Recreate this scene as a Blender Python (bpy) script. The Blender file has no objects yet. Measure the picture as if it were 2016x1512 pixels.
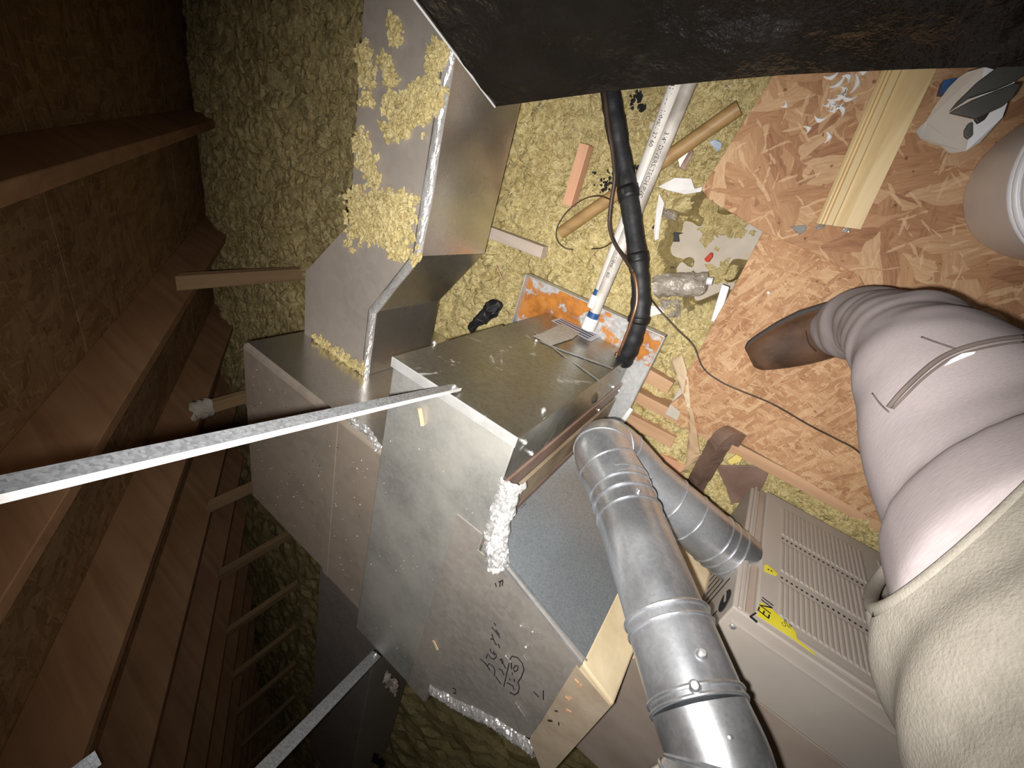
import bpy, math, random
import numpy as np
from mathutils import Vector, Matrix, noise
from mathutils.bvhtree import BVHTree
random.seed(7); np.random.seed(7)
S = bpy.context.scene
COL = S.collection

# ------------------------------------------------------------------ camera
F = 795.16                                   # focal length in pixels of the 2016 x 1512 frame
R = np.array([[0.7963267, 0.26281329, -0.54478708],
              [0.46873254, -0.8373912, 0.28118637],
              [-0.38230039, -0.47927565, -0.79002612]])   # rows: camera right, down, forward in world axes
EYE = np.array([0.0, 0.0, 1.0])              # one metre above the deck boards
cam = bpy.data.cameras.new('camera'); camo = bpy.data.objects.new('camera', cam); COL.objects.link(camo)
cam.sensor_width = 36.0; cam.lens = 36.0 * F / 2016.0; cam.clip_start = 0.01; cam.clip_end = 60
mw = Matrix.Identity(4)
for i in range(3):
    mw[i][0] = R[0][i]; mw[i][1] = -R[1][i]; mw[i][2] = -R[2][i]; mw[i][3] = EYE[i]
camo.matrix_world = mw
S.camera = camo
# ------------------------------------------------------------------ light and exposure
S.view_settings.view_transform = 'Standard'; S.view_settings.look = 'None'
S.view_settings.gamma = 1.0; S.view_settings.use_curve_mapping = False
S.view_settings.exposure = 0.0
wd = bpy.data.worlds.new('world'); S.world = wd; wd.use_nodes = True
wd.node_tree.nodes['Background'].inputs[0].default_value = (0.9, 0.8, 0.7, 1)
wd.node_tree.nodes['Background'].inputs[1].default_value = 0.012
fl = bpy.data.lights.new('phone_flash', 'SPOT'); flo = bpy.data.objects.new('phone_flash', fl); COL.objects.link(flo)
fl.energy = 59.0; fl.color = (1.0, 0.97, 0.94); fl.shadow_soft_size = 0.006
fl.spot_size = math.radians(124); fl.spot_blend = 1.0
fm = mw.copy()
off = -0.016 * R[0] + 0.012 * R[1] + 0.004 * R[2]
for i in range(3): fm[i][3] = EYE[i] + off[i]
aim = Vector((R.T @ np.array([1050 - 1008.0, 780 - 756.0, F])).tolist()).normalized()   # the flash lens throws its beam a little off axis
flo.matrix_world = Matrix.Translation(fm.to_translation()) @ aim.to_track_quat('-Z', 'Y').to_matrix().to_4x4()

# ------------------------------------------------------------------ geometry helpers
def at(px, py, x=None, y=None, z=None):
    """point on the plane x / y / z = const seen at a pixel of the photograph"""
    d = R.T @ np.array([px - 1008.0, py - 756.0, F])
    if x is not None: t = (x - EYE[0]) / d[0]
    elif y is not None: t = (y - EYE[1]) / d[1]
    else: t = (z - EYE[2]) / d[2]
    return Vector(EYE + d * t)
def V(*a): return Vector(a)

def _ico(sub=1):
    t = (1 + 5 ** .5) / 2
    v = [(-1, t, 0), (1, t, 0), (-1, -t, 0), (1, -t, 0), (0, -1, t), (0, 1, t), (0, -1, -t), (0, 1, -t), (t, 0, -1), (t, 0, 1), (-t, 0, -1), (-t, 0, 1)]
    f = [(0, 11, 5), (0, 5, 1), (0, 1, 7), (0, 7, 10), (0, 10, 11), (1, 5, 9), (5, 11, 4), (11, 10, 2), (10, 7, 6), (7, 1, 8), (3, 9, 4), (3, 4, 2), (3, 2, 6), (3, 6, 8), (3, 8, 9), (4, 9, 5), (2, 4, 11), (6, 2, 10), (8, 6, 7), (9, 8, 1)]
    v = [np.array(p) / np.linalg.norm(p) for p in v]
    for _ in range(sub):
        c = {}; nf = []
        def mid(a, b):
            k = (min(a, b), max(a, b))
            if k not in c:
                m = v[a] + v[b]; v.append(m / np.linalg.norm(m)); c[k] = len(v) - 1
            return c[k]
        for a, b, d in f:
            x, y, z = mid(a, b), mid(b, d), mid(d, a)
            nf += [(a, x, z), (b, y, x), (d, z, y), (x, y, z)]
        f = nf
    return np.array(v), np.array(f)
ICO1 = _ico(1); ICO0 = _ico(0); ICO2 = _ico(2)

class MB:
    def __init__(s): s.v = []; s.f = []
    def add(s, vs, fs):
        n = len(s.v); s.v += [tuple(p) for p in vs]; s.f += [tuple(int(i) + n for i in q) for q in fs]; return s
    def hexa(s, b, t):            # 4 bottom points, 4 top points
        return s.add(list(b) + list(t), [(3, 2, 1, 0), (4, 5, 6, 7), (0, 1, 5, 4), (1, 2, 6, 5), (2, 3, 7, 6), (3, 0, 4, 7)])
    def box(s, x0, x1, y0, y1, z0, z1):
        x0, x1 = min(x0, x1), max(x0, x1); y0, y1 = min(y0, y1), max(y0, y1); z0, z1 = min(z0, z1), max(z0, z1)
        return s.hexa([(x0, y0, z0), (x1, y0, z0), (x1, y1, z0), (x0, y1, z0)], [(x0, y0, z1), (x1, y0, z1), (x1, y1, z1), (x0, y1, z1)])
    def bar(s, a, b, wv, hv):     # rectangular bar along a-b with half vectors wv, hv
        a, b, wv, hv = Vector(a), Vector(b), Vector(wv), Vector(hv)
        q = [-wv - hv, wv - hv, wv + hv, -wv + hv]
        return s.hexa([a + p for p in q], [b + p for p in q])
    def prism(s, poly, ext):      # polygon (3D points) extruded by vector
        n = len(poly); e = Vector(ext); p = [Vector(q) for q in poly]
        fs = [tuple(range(n))[::-1], tuple(range(n, 2 * n))] + [(i, (i + 1) % n, n + (i + 1) % n, n + i) for i in range(n)]
        return s.add(p + [q + e for q in p], fs)
    def tube(s, path, r, seg=16, caps=True, sx=None, up=None):
        P = [Vector(p) for p in path]; n = len(P)
        rr = r if hasattr(r, '__len__') else [r] * n
        t0 = (P[1] - P[0]).normalized()
        u = (Vector(up) if up else (Vector((0, 0, 1)) if abs(t0.z) < .9 else Vector((0, 1, 0))))
        u = (u - t0 * u.dot(t0)).normalized(); vs = []
        for i in range(n):
            t = (P[min(i + 1, n - 1)] - P[max(i - 1, 0)]).normalized()
            u = (u - t * u.dot(t)).normalized(); w = t.cross(u)
            k = sx[i] if sx else 1.0
            for j in range(seg):
                a = 2 * math.pi * j / seg
                vs.append(P[i] + u * (math.cos(a) * rr[i]) + w * (math.sin(a) * rr[i] * k))
        fs = [(i * seg + j, i * seg + (j + 1) % seg, (i + 1) * seg + (j + 1) % seg, (i + 1) * seg + j) for i in range(n - 1) for j in range(seg)]
        if caps: fs += [tuple(range(seg))[::-1], tuple((n - 1) * seg + j for j in range(seg))]
        return s.add(vs, fs)
    def ring(s, c, ax, R0, r, seg=40, sg=8):
        ax = Vector(ax).normalized(); u = ax.orthogonal().normalized(); w = ax.cross(u); c = Vector(c); vs = []
        for i in range(seg):
            a = 2 * math.pi * i / seg; d = u * math.cos(a) + w * math.sin(a)
            for j in range(sg):
                b = 2 * math.pi * j / sg; vs.append(c + d * (R0 + r * math.cos(b)) + ax * (r * math.sin(b)))
        fs = [(i * sg + j, ((i + 1) % seg) * sg + j, ((i + 1) % seg) * sg + (j + 1) % sg, i * sg + (j + 1) % sg) for i in range(seg) for j in range(sg)]
        return s.add(vs, fs)
    def blob(s, c, r, sq=(1, 1, 1), jit=.35, ico=ICO1):
        v, f = ico
        k = 1 + jit * (np.random.rand(len(v), 1) - .5) * 2
        p = v * k * r * np.array(sq)
        a = random.random() * 6.28; ca, sa = math.cos(a), math.sin(a)
        q = np.stack([p[:, 0] * ca - p[:, 1] * sa, p[:, 0] * sa + p[:, 1] * ca, p[:, 2]], 1) + np.array(c)
        return s.add(q.tolist(), f.tolist())
    def grid(s, fn, nu, nv):
        vs = [fn(i / nu, j / nv) for i in range(nu + 1) for j in range(nv + 1)]
        fs = [(i * (nv + 1) + j, (i + 1) * (nv + 1) + j, (i + 1) * (nv + 1) + j + 1, i * (nv + 1) + j + 1) for i in range(nu) for j in range(nv)]
        return s.add(vs, fs)
    def build(s, name, mat, parent=None, smooth=False, bevel=0, kind=None):
        me = bpy.data.meshes.new(name); me.from_pydata(s.v, [], s.f); me.update(calc_edges=True)
        o = bpy.data.objects.new(name, me); COL.objects.link(o)
        me.materials.append(MATS[mat] if isinstance(mat, str) else mat)
        if smooth:
            me.polygons.foreach_set('use_smooth', [True] * len(me.polygons))
        if bevel:
            m = o.modifiers.new('bevel', 'BEVEL'); m.width = bevel; m.segments = 2; m.limit_method = 'ANGLE'; m.angle_limit = .6
        fixn(me)
        if parent is not None: put(o, parent)
        if kind: o['kind'] = kind
        return o
def fixn(me):
    import bmesh
    b = bmesh.new(); b.from_mesh(me); bmesh.ops.recalc_face_normals(b, faces=b.faces); b.to_mesh(me); b.free()
def put(o, parent):
    o.parent = parent
    o.matrix_parent_inverse = BASE[parent.name].inverted() if parent.name in BASE else Matrix.Identity(4)
BASE = {}
def thing(name, label, cat, loc=(0, 0, 0), group=None, kind=None):
    o = bpy.data.objects.new(name, None); COL.objects.link(o); o.location = loc; o.empty_display_size = .05
    BASE[o.name] = Matrix.Translation(Vector(loc))
    if kind: o['kind'] = kind
    if label: o['label'] = label
    if cat: o['category'] = cat
    if group: o['group'] = group
    return o
def tag(o, label, cat, group=None, kind=None):
    o['label'] = label; o['category'] = cat
    if group: o['group'] = group
    if kind: o['kind'] = kind
    return o
def autosmooth(o, ang=.6):
    me = o.data
    me.polygons.foreach_set('use_smooth', [True] * len(me.polygons))
    try: me.set_sharp_from_angle(angle=ang)
    except Exception: pass
    return o
def spline(pts, n=8):
    P = [Vector(p) for p in pts]; P = [P[0] * 2 - P[1]] + P + [P[-1] * 2 - P[-2]]; out = []
    for i in range(1, len(P) - 2):
        a, b, c, d = P[i - 1:i + 3]
        for k in range(n):
            t = k / n
            out.append(.5 * ((2 * b) + (c - a) * t + (2 * a - 5 * b + 4 * c - d) * t * t + (3 * b - a - 3 * c + d) * t ** 3))
    out.append(P[-2]); return out
def text_mesh(txt, size):
    cu = bpy.data.curves.new('t', 'FONT'); cu.body = txt; cu.size = size; cu.extrude = 0; cu.resolution_u = 3
    o = bpy.data.objects.new('t', cu); COL.objects.link(o)
    bpy.context.view_layer.update()
    me = bpy.data.meshes.new_from_object(o.evaluated_get(bpy.context.evaluated_depsgraph_get()))
    v = [tuple(p.co) for p in me.vertices]; f = [tuple(p.vertices) for p in me.polygons]
    bpy.data.objects.remove(o); bpy.data.curves.remove(cu); bpy.data.meshes.remove(me)
    return v, f
def letters(name, txt, size, org, ex, ey, mat, parent, off=.0006, wrap=None):
    v, f = text_mesh(txt, size); org, ex, ey = Vector(org), Vector(ex).normalized(), Vector(ey).normalized(); n = ex.cross(ey)
    if wrap:      # bend the lettering around a pipe of radius wrap whose axis runs along ex under org
        h = size * .35
        vs = [org + ex * p[0] + ey * (math.sin((p[1] - h) / wrap) * (wrap + off)) + n * (math.cos((p[1] - h) / wrap) * (wrap + off)) for p in v]
    else: vs = [org + ex * p[0] + ey * p[1] + n * off for p in v]
    return MB().add(vs, f).build(name, mat, parent)

# ------------------------------------------------------------------ materials
MATS = {}
class NT:
    def __init__(s, name):
        s.m = bpy.data.materials.new(name); s.m.use_nodes = True; s.t = s.m.node_tree
        s.b = s.t.nodes['Principled BSDF']; MATS[name] = s.m; s._tc = None
    def n(s, typ, **k):
        q = s.t.nodes.new(typ)
        for a, b in k.items(): setattr(q, a, b)
        return q
    def l(s, a, b): s.t.links.new(a, b)
    def tc(s):
        if not s._tc: s._tc = s.n('ShaderNodeTexCoord')
        return s._tc.outputs['Object']
    def map(s, scale=(1, 1, 1), rot=(0, 0, 0), src=None):
        q = s.n('ShaderNodeMapping'); q.inputs['Scale'].default_value = scale; q.inputs['Rotation'].default_value = rot
        s.l(src or s.tc(), q.inputs['Vector']); return q.outputs[0]
    def noise(s, scale, detail=4, rough=.55, vec=None, dist=0):
        q = s.n('ShaderNodeTexNoise'); q.inputs['Scale'].default_value = scale; q.inputs['Detail'].default_value = detail
        q.inputs['Roughness'].default_value = rough; q.inputs['Distortion'].default_value = dist
        s.l(vec or s.tc(), q.inputs['Vector']); return q.outputs['Fac']
    def vor(s, scale, vec=None, feature='F1', out='Color'):
        q = s.n('ShaderNodeTexVoronoi', feature=feature); q.inputs['Scale'].default_value = scale
        s.l(vec or s.tc(), q.inputs['Vector']); return q.outputs[out]
    def ramp(s, fac, stops, interp='LINEAR'):
        q = s.n('ShaderNodeValToRGB'); q.color_ramp.interpolation = interp; e = q.color_ramp.elements
        while len(e) < len(stops): e.new(.5)
        for i, (p, c) in enumerate(stops):
            e[i].position = p; e[i].color = (*c, 1) if len(c) == 3 else c
        s.l(fac, q.inputs[0]); return q.outputs[0]
    def mix(s, fac, a, b, mode='MIX'):
        q = s.n('ShaderNodeMix', data_type='RGBA', blend_type=mode)
        for sock, val in ((q.inputs[0], fac), (q.inputs[6], a), (q.inputs[7], b)):
            if hasattr(val, 'links') or hasattr(val, 'is_linked'): s.l(val, sock)
            elif isinstance(val, (int, float)): sock.default_value = val
            else: sock.default_value = (*val, 1)
        return q.outputs[2]
    def math(s, op, a, b=0.0):
        q = s.n('ShaderNodeMath', operation=op)
        for i, v in enumerate((a, b)):
            if isinstance(v, (int, float)): q.inputs[i].default_value = v
            else: s.l(v, q.inputs[i])
        return q.outputs[0]
    def bump(s, h, strength=.3, dist=.002):
        q = s.n('ShaderNodeBump'); q.inputs['Strength'].default_value = strength; q.inputs['Distance'].default_value = dist
        s.l(h, q.inputs['Height']); s.l(q.outputs[0], s.b.inputs['Normal'])
    def col(s, c):
        if isinstance(c, tuple): s.b.inputs['Base Color'].default_value = (*c, 1)
        else: s.l(c, s.b.inputs['Base Color'])
    def pr(s, rough=.6, metal=0.0, spec=None):
        for k, v in (('Roughness', rough), ('Metallic', metal)):
            if isinstance(v, (int, float)): s.b.inputs[k].default_value = v
            else: s.l(v, s.b.inputs[k])
        if spec is not None: s.b.inputs['Specular IOR Level'].default_value = spec

def simple(name, c1, c2, scale=20, rough=.6, metal=0.0, bump=.2, detail=4, lo=.35, hi=.65, bscale=None, bdist=.002, spec=None):
    t = NT(name); f = t.noise(scale, detail)
    t.col(t.ramp(f, [(lo, c1), (hi, c2)])); t.pr(rough, metal, spec)
    if bump: t.bump(t.noise(bscale or scale * 4, 5), bump, bdist)
    return t
def wood(name, c1, c2, c3, axis='x', scale=1.0, rough=.65):
    t = NT(name); st = {'x': (2, 40, 40), 'y': (40, 2, 40), 'z': (40, 40, 2), 's': (3, 40, 3)}[axis]
    v = t.map(tuple(q * scale for q in st), (0, 0, 0))
    f = t.noise(1.0, 6, .6, v, .6); g = t.noise(6 * scale, 3)
    c = t.ramp(f, [(.3, c1), (.5, c2), (.72, c3)])
    t.col(t.mix(.35, c, t.ramp(g, [(.3, c1), (.7, c3)]))); t.pr(rough); t.bump(f, .25, .002)
def osb(name, dark, mid, light, pale, L, Wd, rot=0.0, tilt=0.0):
    """strand board: overlapping flakes about L long and Wd wide, each with its own tone and grain"""
    t = NT(name)
    base = t.map((1, 1, 1), (0, tilt, rot))
    nz = t.n('ShaderNodeTexNoise'); nz.inputs['Scale'].default_value = 1.2 / L; nz.inputs['Detail'].default_value = 4; t.l(base, nz.inputs['Vector'])
    ad = t.n('ShaderNodeVectorMath', operation='MULTIPLY_ADD'); t.l(nz.outputs['Color'], ad.inputs[0])
    ad.inputs[1].default_value = (Wd * .9,) * 3; t.l(base, ad.inputs[2]); w = ad.outputs[0]
    def turn(sc, a):
        q = t.n('ShaderNodeMapping', vector_type='TEXTURE'); q.inputs['Scale'].default_value = sc; q.inputs['Rotation'].default_value = (0, 0, a)
        t.l(w, q.inputs['Vector']); return q.outputs[0]
    k = None
    for i, a in enumerate((.2, 1.25, 2.2, -.55, .75)):
        m = turn((L, Wd, Wd), a)
        q = t.n('ShaderNodeTexVoronoi'); q.inputs['Scale'].default_value = 1.0; t.l(m, q.inputs['Vector'])
        sp = t.n('ShaderNodeSeparateColor'); t.l(q.outputs['Color'], sp.inputs[0])
        gr = t.noise(1.0, 5, .65, turn((L / 1.6, Wd / 7, Wd / 7), a), .4)
        val = t.math('ADD', t.math('MULTIPLY', sp.outputs[0], .40), t.math('MULTIPLY', gr, .66))
        k = val if k is None else t.mix(t.math('GREATER_THAN', sp.outputs[1], .60), k, val)
    c = t.ramp(k, [(.22, dark), (.42, mid), (.60, light), (.82, pale)])
    bl = t.noise(.22 / Wd * .3, 3); c = t.mix(.30, c, t.ramp(bl, [(.35, dark), (.65, light)]))
    for a in (1.0, -.3, 2.1):
        th = t.n('ShaderNodeTexVoronoi'); th.inputs['Scale'].default_value = 1.0; t.l(turn((L * .40, Wd / 7, Wd / 7), a), th.inputs['Vector'])
        s2 = t.n('ShaderNodeSeparateColor'); t.l(th.outputs['Color'], s2.inputs[0])
        c = t.mix(t.math('MULTIPLY', t.math('GREATER_THAN', s2.outputs[0], .965), .5), c, pale)
    spk = t.ramp(t.noise(1.6 / Wd, 2), [(.27, (.3, .18, .12)), (.31, (1, 1, 1))])
    c = t.mix(.7, c, spk, 'MULTIPLY')
    t.col(c); t.pr(.72, 0, .25); t.bump(k, .3, .0015)
def galv(name, c1, c2, rough=.38, metal=.8, spangle=120, dust=None, dustamt=.5, bump=.05, rvar=.15):
    t = NT(name)
    v = t.vor(spangle); sp = t.n('ShaderNodeSeparateColor'); t.l(v, sp.inputs[0])
    c = t.ramp(sp.outputs[0], [(0, c1), (1, c2)])
    big = t.noise(5, 5, .6)
    if dust:
        f = t.ramp(big, [(.38, (0, 0, 0)), (.62, (dustamt,) * 3)]); c = t.mix(f, c, dust)
        met = t.math('MULTIPLY', t.math('SUBTRACT', 1.0, t.math('MULTIPLY', f, .6)), metal)
    else: met = metal
    t.col(c)
    rg = t.math('ADD', t.math('MULTIPLY', t.noise(18, 4), rvar * 2), rough - rvar)
    t.pr(rg, met)
    if bump: t.bump(t.noise(9, 4), bump, .01)

osb('osb_roof', (.20, .105, .05), (.34, .20, .10), (.46, .29, .15), (.58, .39, .21), .10, .030, .9, .58)
osb('osb_near', (.22, .095, .05), (.44, .235, .12), (.56, .335, .18), (.74, .52, .31), .085, .028, .3)
osb('osb_fine', (.26, .12, .058), (.45, .24, .12), (.56, .33, .175), (.74, .52, .31), .036, .009, -.4)
wood('rafter_wood', (.30, .15, .075), (.42, .225, .115), (.54, .32, .17), 'x', .6)
wood('post_wood', (.30, .18, .09), (.42, .27, .14), (.5, .34, .19), 'z', .8)
wood('pine', (.58, .40, .18), (.74, .55, .27), (.82, .64, .36), 'y', .7, .5)
wood('stud_wood', (.42, .24, .13), (.60, .36, .20), (.68, .45, .28), 'x', .8)
wood('red_wood', (.55, .27, .15), (.68, .36, .21), (.74, .45, .29), 'y', .9)
wood('grey_wood', (.45, .36, .29), (.60, .50, .42), (.70, .60, .52), 'x', .9)
wood('pole_wood', (.24, .14, .05), (.38, .23, .09), (.50, .32, .14), 'x', 1.0, .5)
# insulation: yellow mineral fibre
t = NT('insulation'); a = t.noise(60, 7, .7); b = t.noise(9, 4); d = t.noise(2.2, 3)
c = t.ramp(a, [(.28, (.36, .29, .12)), (.42, (.64, .51, .22)), (.58, (.86, .73, .38)), (.75, (.94, .86, .56))])
c = t.mix(.35, c, t.ramp(b, [(.35, (.48, .38, .17)), (.6, (.86, .73, .38))]))
c = t.mix(t.ramp(d, [(.52, (0, 0, 0)), (.72, (.5, .5, .5))]), c, (.40, .32, .17))
st = t.noise(26, 5, .7, None, 2.5); line = t.ramp(st, [(.47, (0, 0, 0)), (.495, (.75, .75, .75)), (.52, (0, 0, 0))])  # stringy dark lines put crevice shade into the fibre colour
c = t.mix(line, c, (.22, .17, .07))
t.col(c); t.pr(.95, 0, .05); t.bump(t.noise(170, 6, .75), .8, .005)
simple('fibre_crevice_shade', (.13, .10, .04), (.22, .17, .07), 40, .9, 0, 0, spec=.05)  # dark strand colour imitating shaded crevices
simple('fibre_pale', (.72, .62, .34), (.88, .80, .55), 40, .9, 0, 0, spec=.05)
galv('galv_top', (.42, .42, .39), (.50, .50, .47), .45, .65, 160, (.44, .42, .37), .7, .05)
t = NT('galv_front')
v = t.vor(180); sp = t.n('ShaderNodeSeparateColor'); t.l(v, sp.inputs[0]); c = t.ramp(sp.outputs[0], [(0, (.37, .37, .33)), (1, (.46, .46, .42))])
c = t.mix(t.ramp(t.noise(7, 4), [(.4, (0, 0, 0)), (.7, (.4, .4, .4))]), c, (.38, .35, .26))
dm = t.ramp(t.noise(13, 7, .72, None, .9), [(.60, (0, 0, 0)), (.67, (.75, .75, .75))])
t.col(t.mix(dm, c, (.62, .63, .62))); t.pr(t.math('ADD', t.math('MULTIPLY', t.noise(22, 4), .25), .22), t.math('SUBTRACT', .95, t.math('MULTIPLY', dm, .8))); t.bump(t.noise(8, 4), .12, .01)
galv('galv_dark', (.30, .33, .35), (.40, .43, .45), .42, .7, 420, None, 0, .02, .06)
galv('galv_dusty', (.32, .29, .26), (.40, .37, .33), .55, .45, 100, (.36, .32, .28), .6, .03)
galv('galv_pipe', (.62, .64, .67), (.74, .76, .79), .30, .92, 260, (.60, .62, .64), .30, .02, .05)
galv('galv_strap', (.30, .31, .33), (.50, .52, .55), .48, .8, 420, None, 0, .0, .08)
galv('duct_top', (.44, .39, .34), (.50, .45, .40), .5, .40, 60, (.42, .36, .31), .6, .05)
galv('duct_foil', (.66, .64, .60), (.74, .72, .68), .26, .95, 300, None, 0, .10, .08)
galv('plenum_foil', (.36, .30, .245), (.42, .355, .29), .48, .4, 50, (.35, .29, .23), .7, .05)
galv('pan_metal', (.55, .55, .54), (.68, .68, .67), .45, .5, 150)
simple('foil_tape', (.80, .79, .77), (.9, .89, .87), 30, .24, .7, .7, 4, bscale=70, bdist=.004)  # lightened and less metallic, so the foil's flash gleam sits in its colour
simple('white_edge', (.8, .79, .76), (.9, .89, .87), 30, .35, .3, .2)
simple('flange_metal', (.46, .46, .44), (.56, .56, .54), 30, .45, .4, .05)
simple('brown_tape', (.20, .125, .095), (.30, .20, .155), 14, .35, .25, .3, bscale=40)
simple('tan_panel', (.26, .19, .12), (.36, .28, .19), 22, .5, .2, .3)
simple('dark_gap', (.02, .018, .015), (.035, .03, .026), 20, .7)
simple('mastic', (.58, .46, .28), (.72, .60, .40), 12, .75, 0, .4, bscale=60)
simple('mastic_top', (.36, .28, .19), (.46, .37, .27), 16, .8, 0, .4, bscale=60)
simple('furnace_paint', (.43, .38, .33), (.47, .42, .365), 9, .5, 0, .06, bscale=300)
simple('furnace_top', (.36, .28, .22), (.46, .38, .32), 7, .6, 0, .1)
simple('black_film', (.007, .006, .005), (.012, .010, .008), 8, .14, 0, .7, bscale=22, bdist=.008, spec=.35)
simple('black_foam', (.010, .010, .011), (.022, .022, .024), 40, .55, 0, .3, bscale=90)
simple('black', (.006, .006, .006), (.012, .012, .012), 30, .5, 0, .1)
simple('crumb', (.006, .006, .006), (.014, .014, .014), 30, .8, 0, 0)
simple('ink', (.010, .012, .015), (.02, .02, .025), 60, .6, 0, 0)
simple('copper', (.55, .30, .18), (.68, .40, .25), 40, .3, .9, .1)
simple('cable', (.035, .022, .015), (.07, .045, .03), 30, .45, 0, 0)
simple('pvc', (.66, .61, .55), (.80, .76, .70), 25, .4, 0, .1)
simple('pvc_dirty', (.40, .36, .31), (.76, .71, .65), 16, .5, 0, .1)
simple('pvc_white', (.82, .81, .79), (.88, .87, .86), 25, .35, 0, 0)
simple('blue_primer', (.02, .07, .20), (.04, .12, .32), 60, .4, 0, 0)
simple('kraft', (.50, .34, .19), (.62, .44, .27), 14, .8, 0, .3)
simple('kraft_pale', (.62, .47, .30), (.70, .55, .37), 14, .8, 0, .3)
simple('drywall', (.52, .46, .38), (.60, .54, .46), 18, .9, 0, .2)
simple('drywall_white', (.78, .75, .72), (.88, .86, .84), 24, .9, 0, .3)
simple('joist_face', (.50, .45, .36), (.58, .53, .44), 10, .8, 0, .1)
simple('white_plastic', (.82, .82, .86), (.88, .88, .91), 10, .35, 0, 0)
simple('white_bright', (.80, .80, .84), (.86, .86, .9), 10, .3, 0, 0)
simple('sheet_plastic', (.80, .83, .88), (.86, .89, .93), 12, .3, 0, .1)
simple('tool_grey', (.07, .068, .062), (.10, .097, .09), 30, .5, .3, .1)
simple('clear_bag', (.42, .37, .31), (.52, .47, .40), 20, .10, .25, 1.0, bscale=45, bdist=.01, spec=.9)
simple('red_plastic', (.6, .06, .04), (.7, .1, .06), 30, .4, 0, 0)
simple('yellow_label', (.72, .62, .03), (.80, .70, .06), 20, .5, 0, 0)
simple('yellow_foam', (.70, .55, .14), (.78, .64, .22), 20, .8, 0, .2)
simple('paper_label', (.50, .44, .36), (.60, .54, .45), 120, .7, 0, 0, lo=.4, hi=.6)
simple('label_white', (.62, .63, .66), (.70, .71, .74), 40, .5, 0, 0)
simple('label_blue', (.04, .05, .09), (.06, .07, .12), 40, .5, 0, 0)
simple('screw_metal', (.75, .75, .74), (.85, .85, .84), 50, .3, .8, 0)
simple('speck', (.55, .52, .47), (.68, .65, .6), 50, .6, 0, 0)
simple('paint_chip', (.82, .81, .79), (.9, .89, .87), 50, .6, 0, 0)
simple('sawdust', (.55, .36, .2), (.7, .5, .3), 50, .8, 0, 0)
simple('blue_scrap', (.35, .45, .55), (.5, .58, .66), 50, .6, 0, 0)
simple('boot_leather', (.05, .026, .015), (.13, .068, .038), 16, .42, 0, .4, bscale=70)
simple('leather_dark', (.03, .016, .01), (.045, .024, .015), 30, .5, 0, 0)
simple('boot_sole', (.02, .013, .01), (.035, .022, .016), 30, .6, 0, .1)
simple('seam_thread', (.10, .08, .07), (.13, .10, .085), 50, .9, 0, 0)
t = NT('denim'); f = t.noise(7, 4); w = t.noise(1.0, 2, .5, t.map((700, 90, 700)))
t.col(t.mix(.25, t.ramp(f, [(.3, (.30, .26, .26)), (.7, (.38, .325, .32))]), t.ramp(w, [(.3, (.25, .22, .225)), (.7, (.40, .345, .34))])))
t.pr(.9, 0, .1); t.bump(w, .2, .0008)
t = NT('fleece'); f = t.noise(60, 6, .7); g = t.noise(6, 3)
t.col(t.mix(.4, t.ramp(g, [(.3, (.23, .21, .175)), (.7, (.30, .275, .23))]), t.ramp(f, [(.3, (.19, .172, .14)), (.7, (.33, .30, .255))])))
t.pr(.95, 0, .05); t.bump(t.noise(500, 4), .5, .0012)
# rusty drip-pan floor
t = NT('pan_rust'); a = t.noise(26, 5, .6); b = t.noise(7, 3)
k = t.math('ADD', t.math('MULTIPLY', a, .55), t.math('MULTIPLY', b, .5))
rust = t.ramp(a, [(.35, (.30, .10, .02)), (.6, (.62, .24, .04)), (.75, (.50, .30, .12))])
met = t.ramp(t.noise(90, 3), [(.35, (.42, .41, .40)), (.65, (.62, .61, .60))])
msk = t.ramp(k, [(.50, (0, 0, 0)), (.545, (1, 1, 1))]); t.col(t.mix(msk, met, rust)); t.pr(.55, .15); t.bump(a, .3, .002)

# ------------------------------------------------------------------ roof (setting)
SL = .655; RC = 1.548; RS = 1.735          # slope, rafter underside and sheathing height above x = 0
ceiling = thing('ceiling', 'sloping roof underside of rafters and oriented strand board', None, (-1.2, -.9, .76), kind='structure')
cs = math.sqrt(1 + SL * SL); up = Vector((-SL / cs, 0, 1 / cs)); dn = Vector((1 / cs, 0, SL / cs))
sx = at(120, 500, z=1).x
p = R.T @ np.array([130 - 1008.0, 540 - 756.0, F]); tt = (RS - 1) / (p[2] - SL * p[0]); XJ = p[0] * tt       # joint seen at the left
EDG = [XJ - 2.2, XJ - 1.01, XJ, XJ + 1.01, XJ + 2.02]
for i in range(len(EDG) - 1):
    for j, (y0, y1) in enumerate(((-6.6, -4.24), (-4.235, -1.81), (-1.805, .62), (.625, 1.6))):
        a, b = EDG[i] + .002, EDG[i + 1] - .002
        if b > 1.0: continue
        zz = lambda x: RS + SL * x
        MB().hexa([(a, y0, zz(a)), (b, y0, zz(b)), (b, y1, zz(b)), (a, y1, zz(a))], [(a, y0, zz(a) + .014), (b, y0, zz(b) + .014), (b, y1, zz(b) + .014), (a, y1, zz(a) + .014)]).build('sheathing_panel', 'osb_roof', ceiling)
XE = -3.6
rm = None
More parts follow.
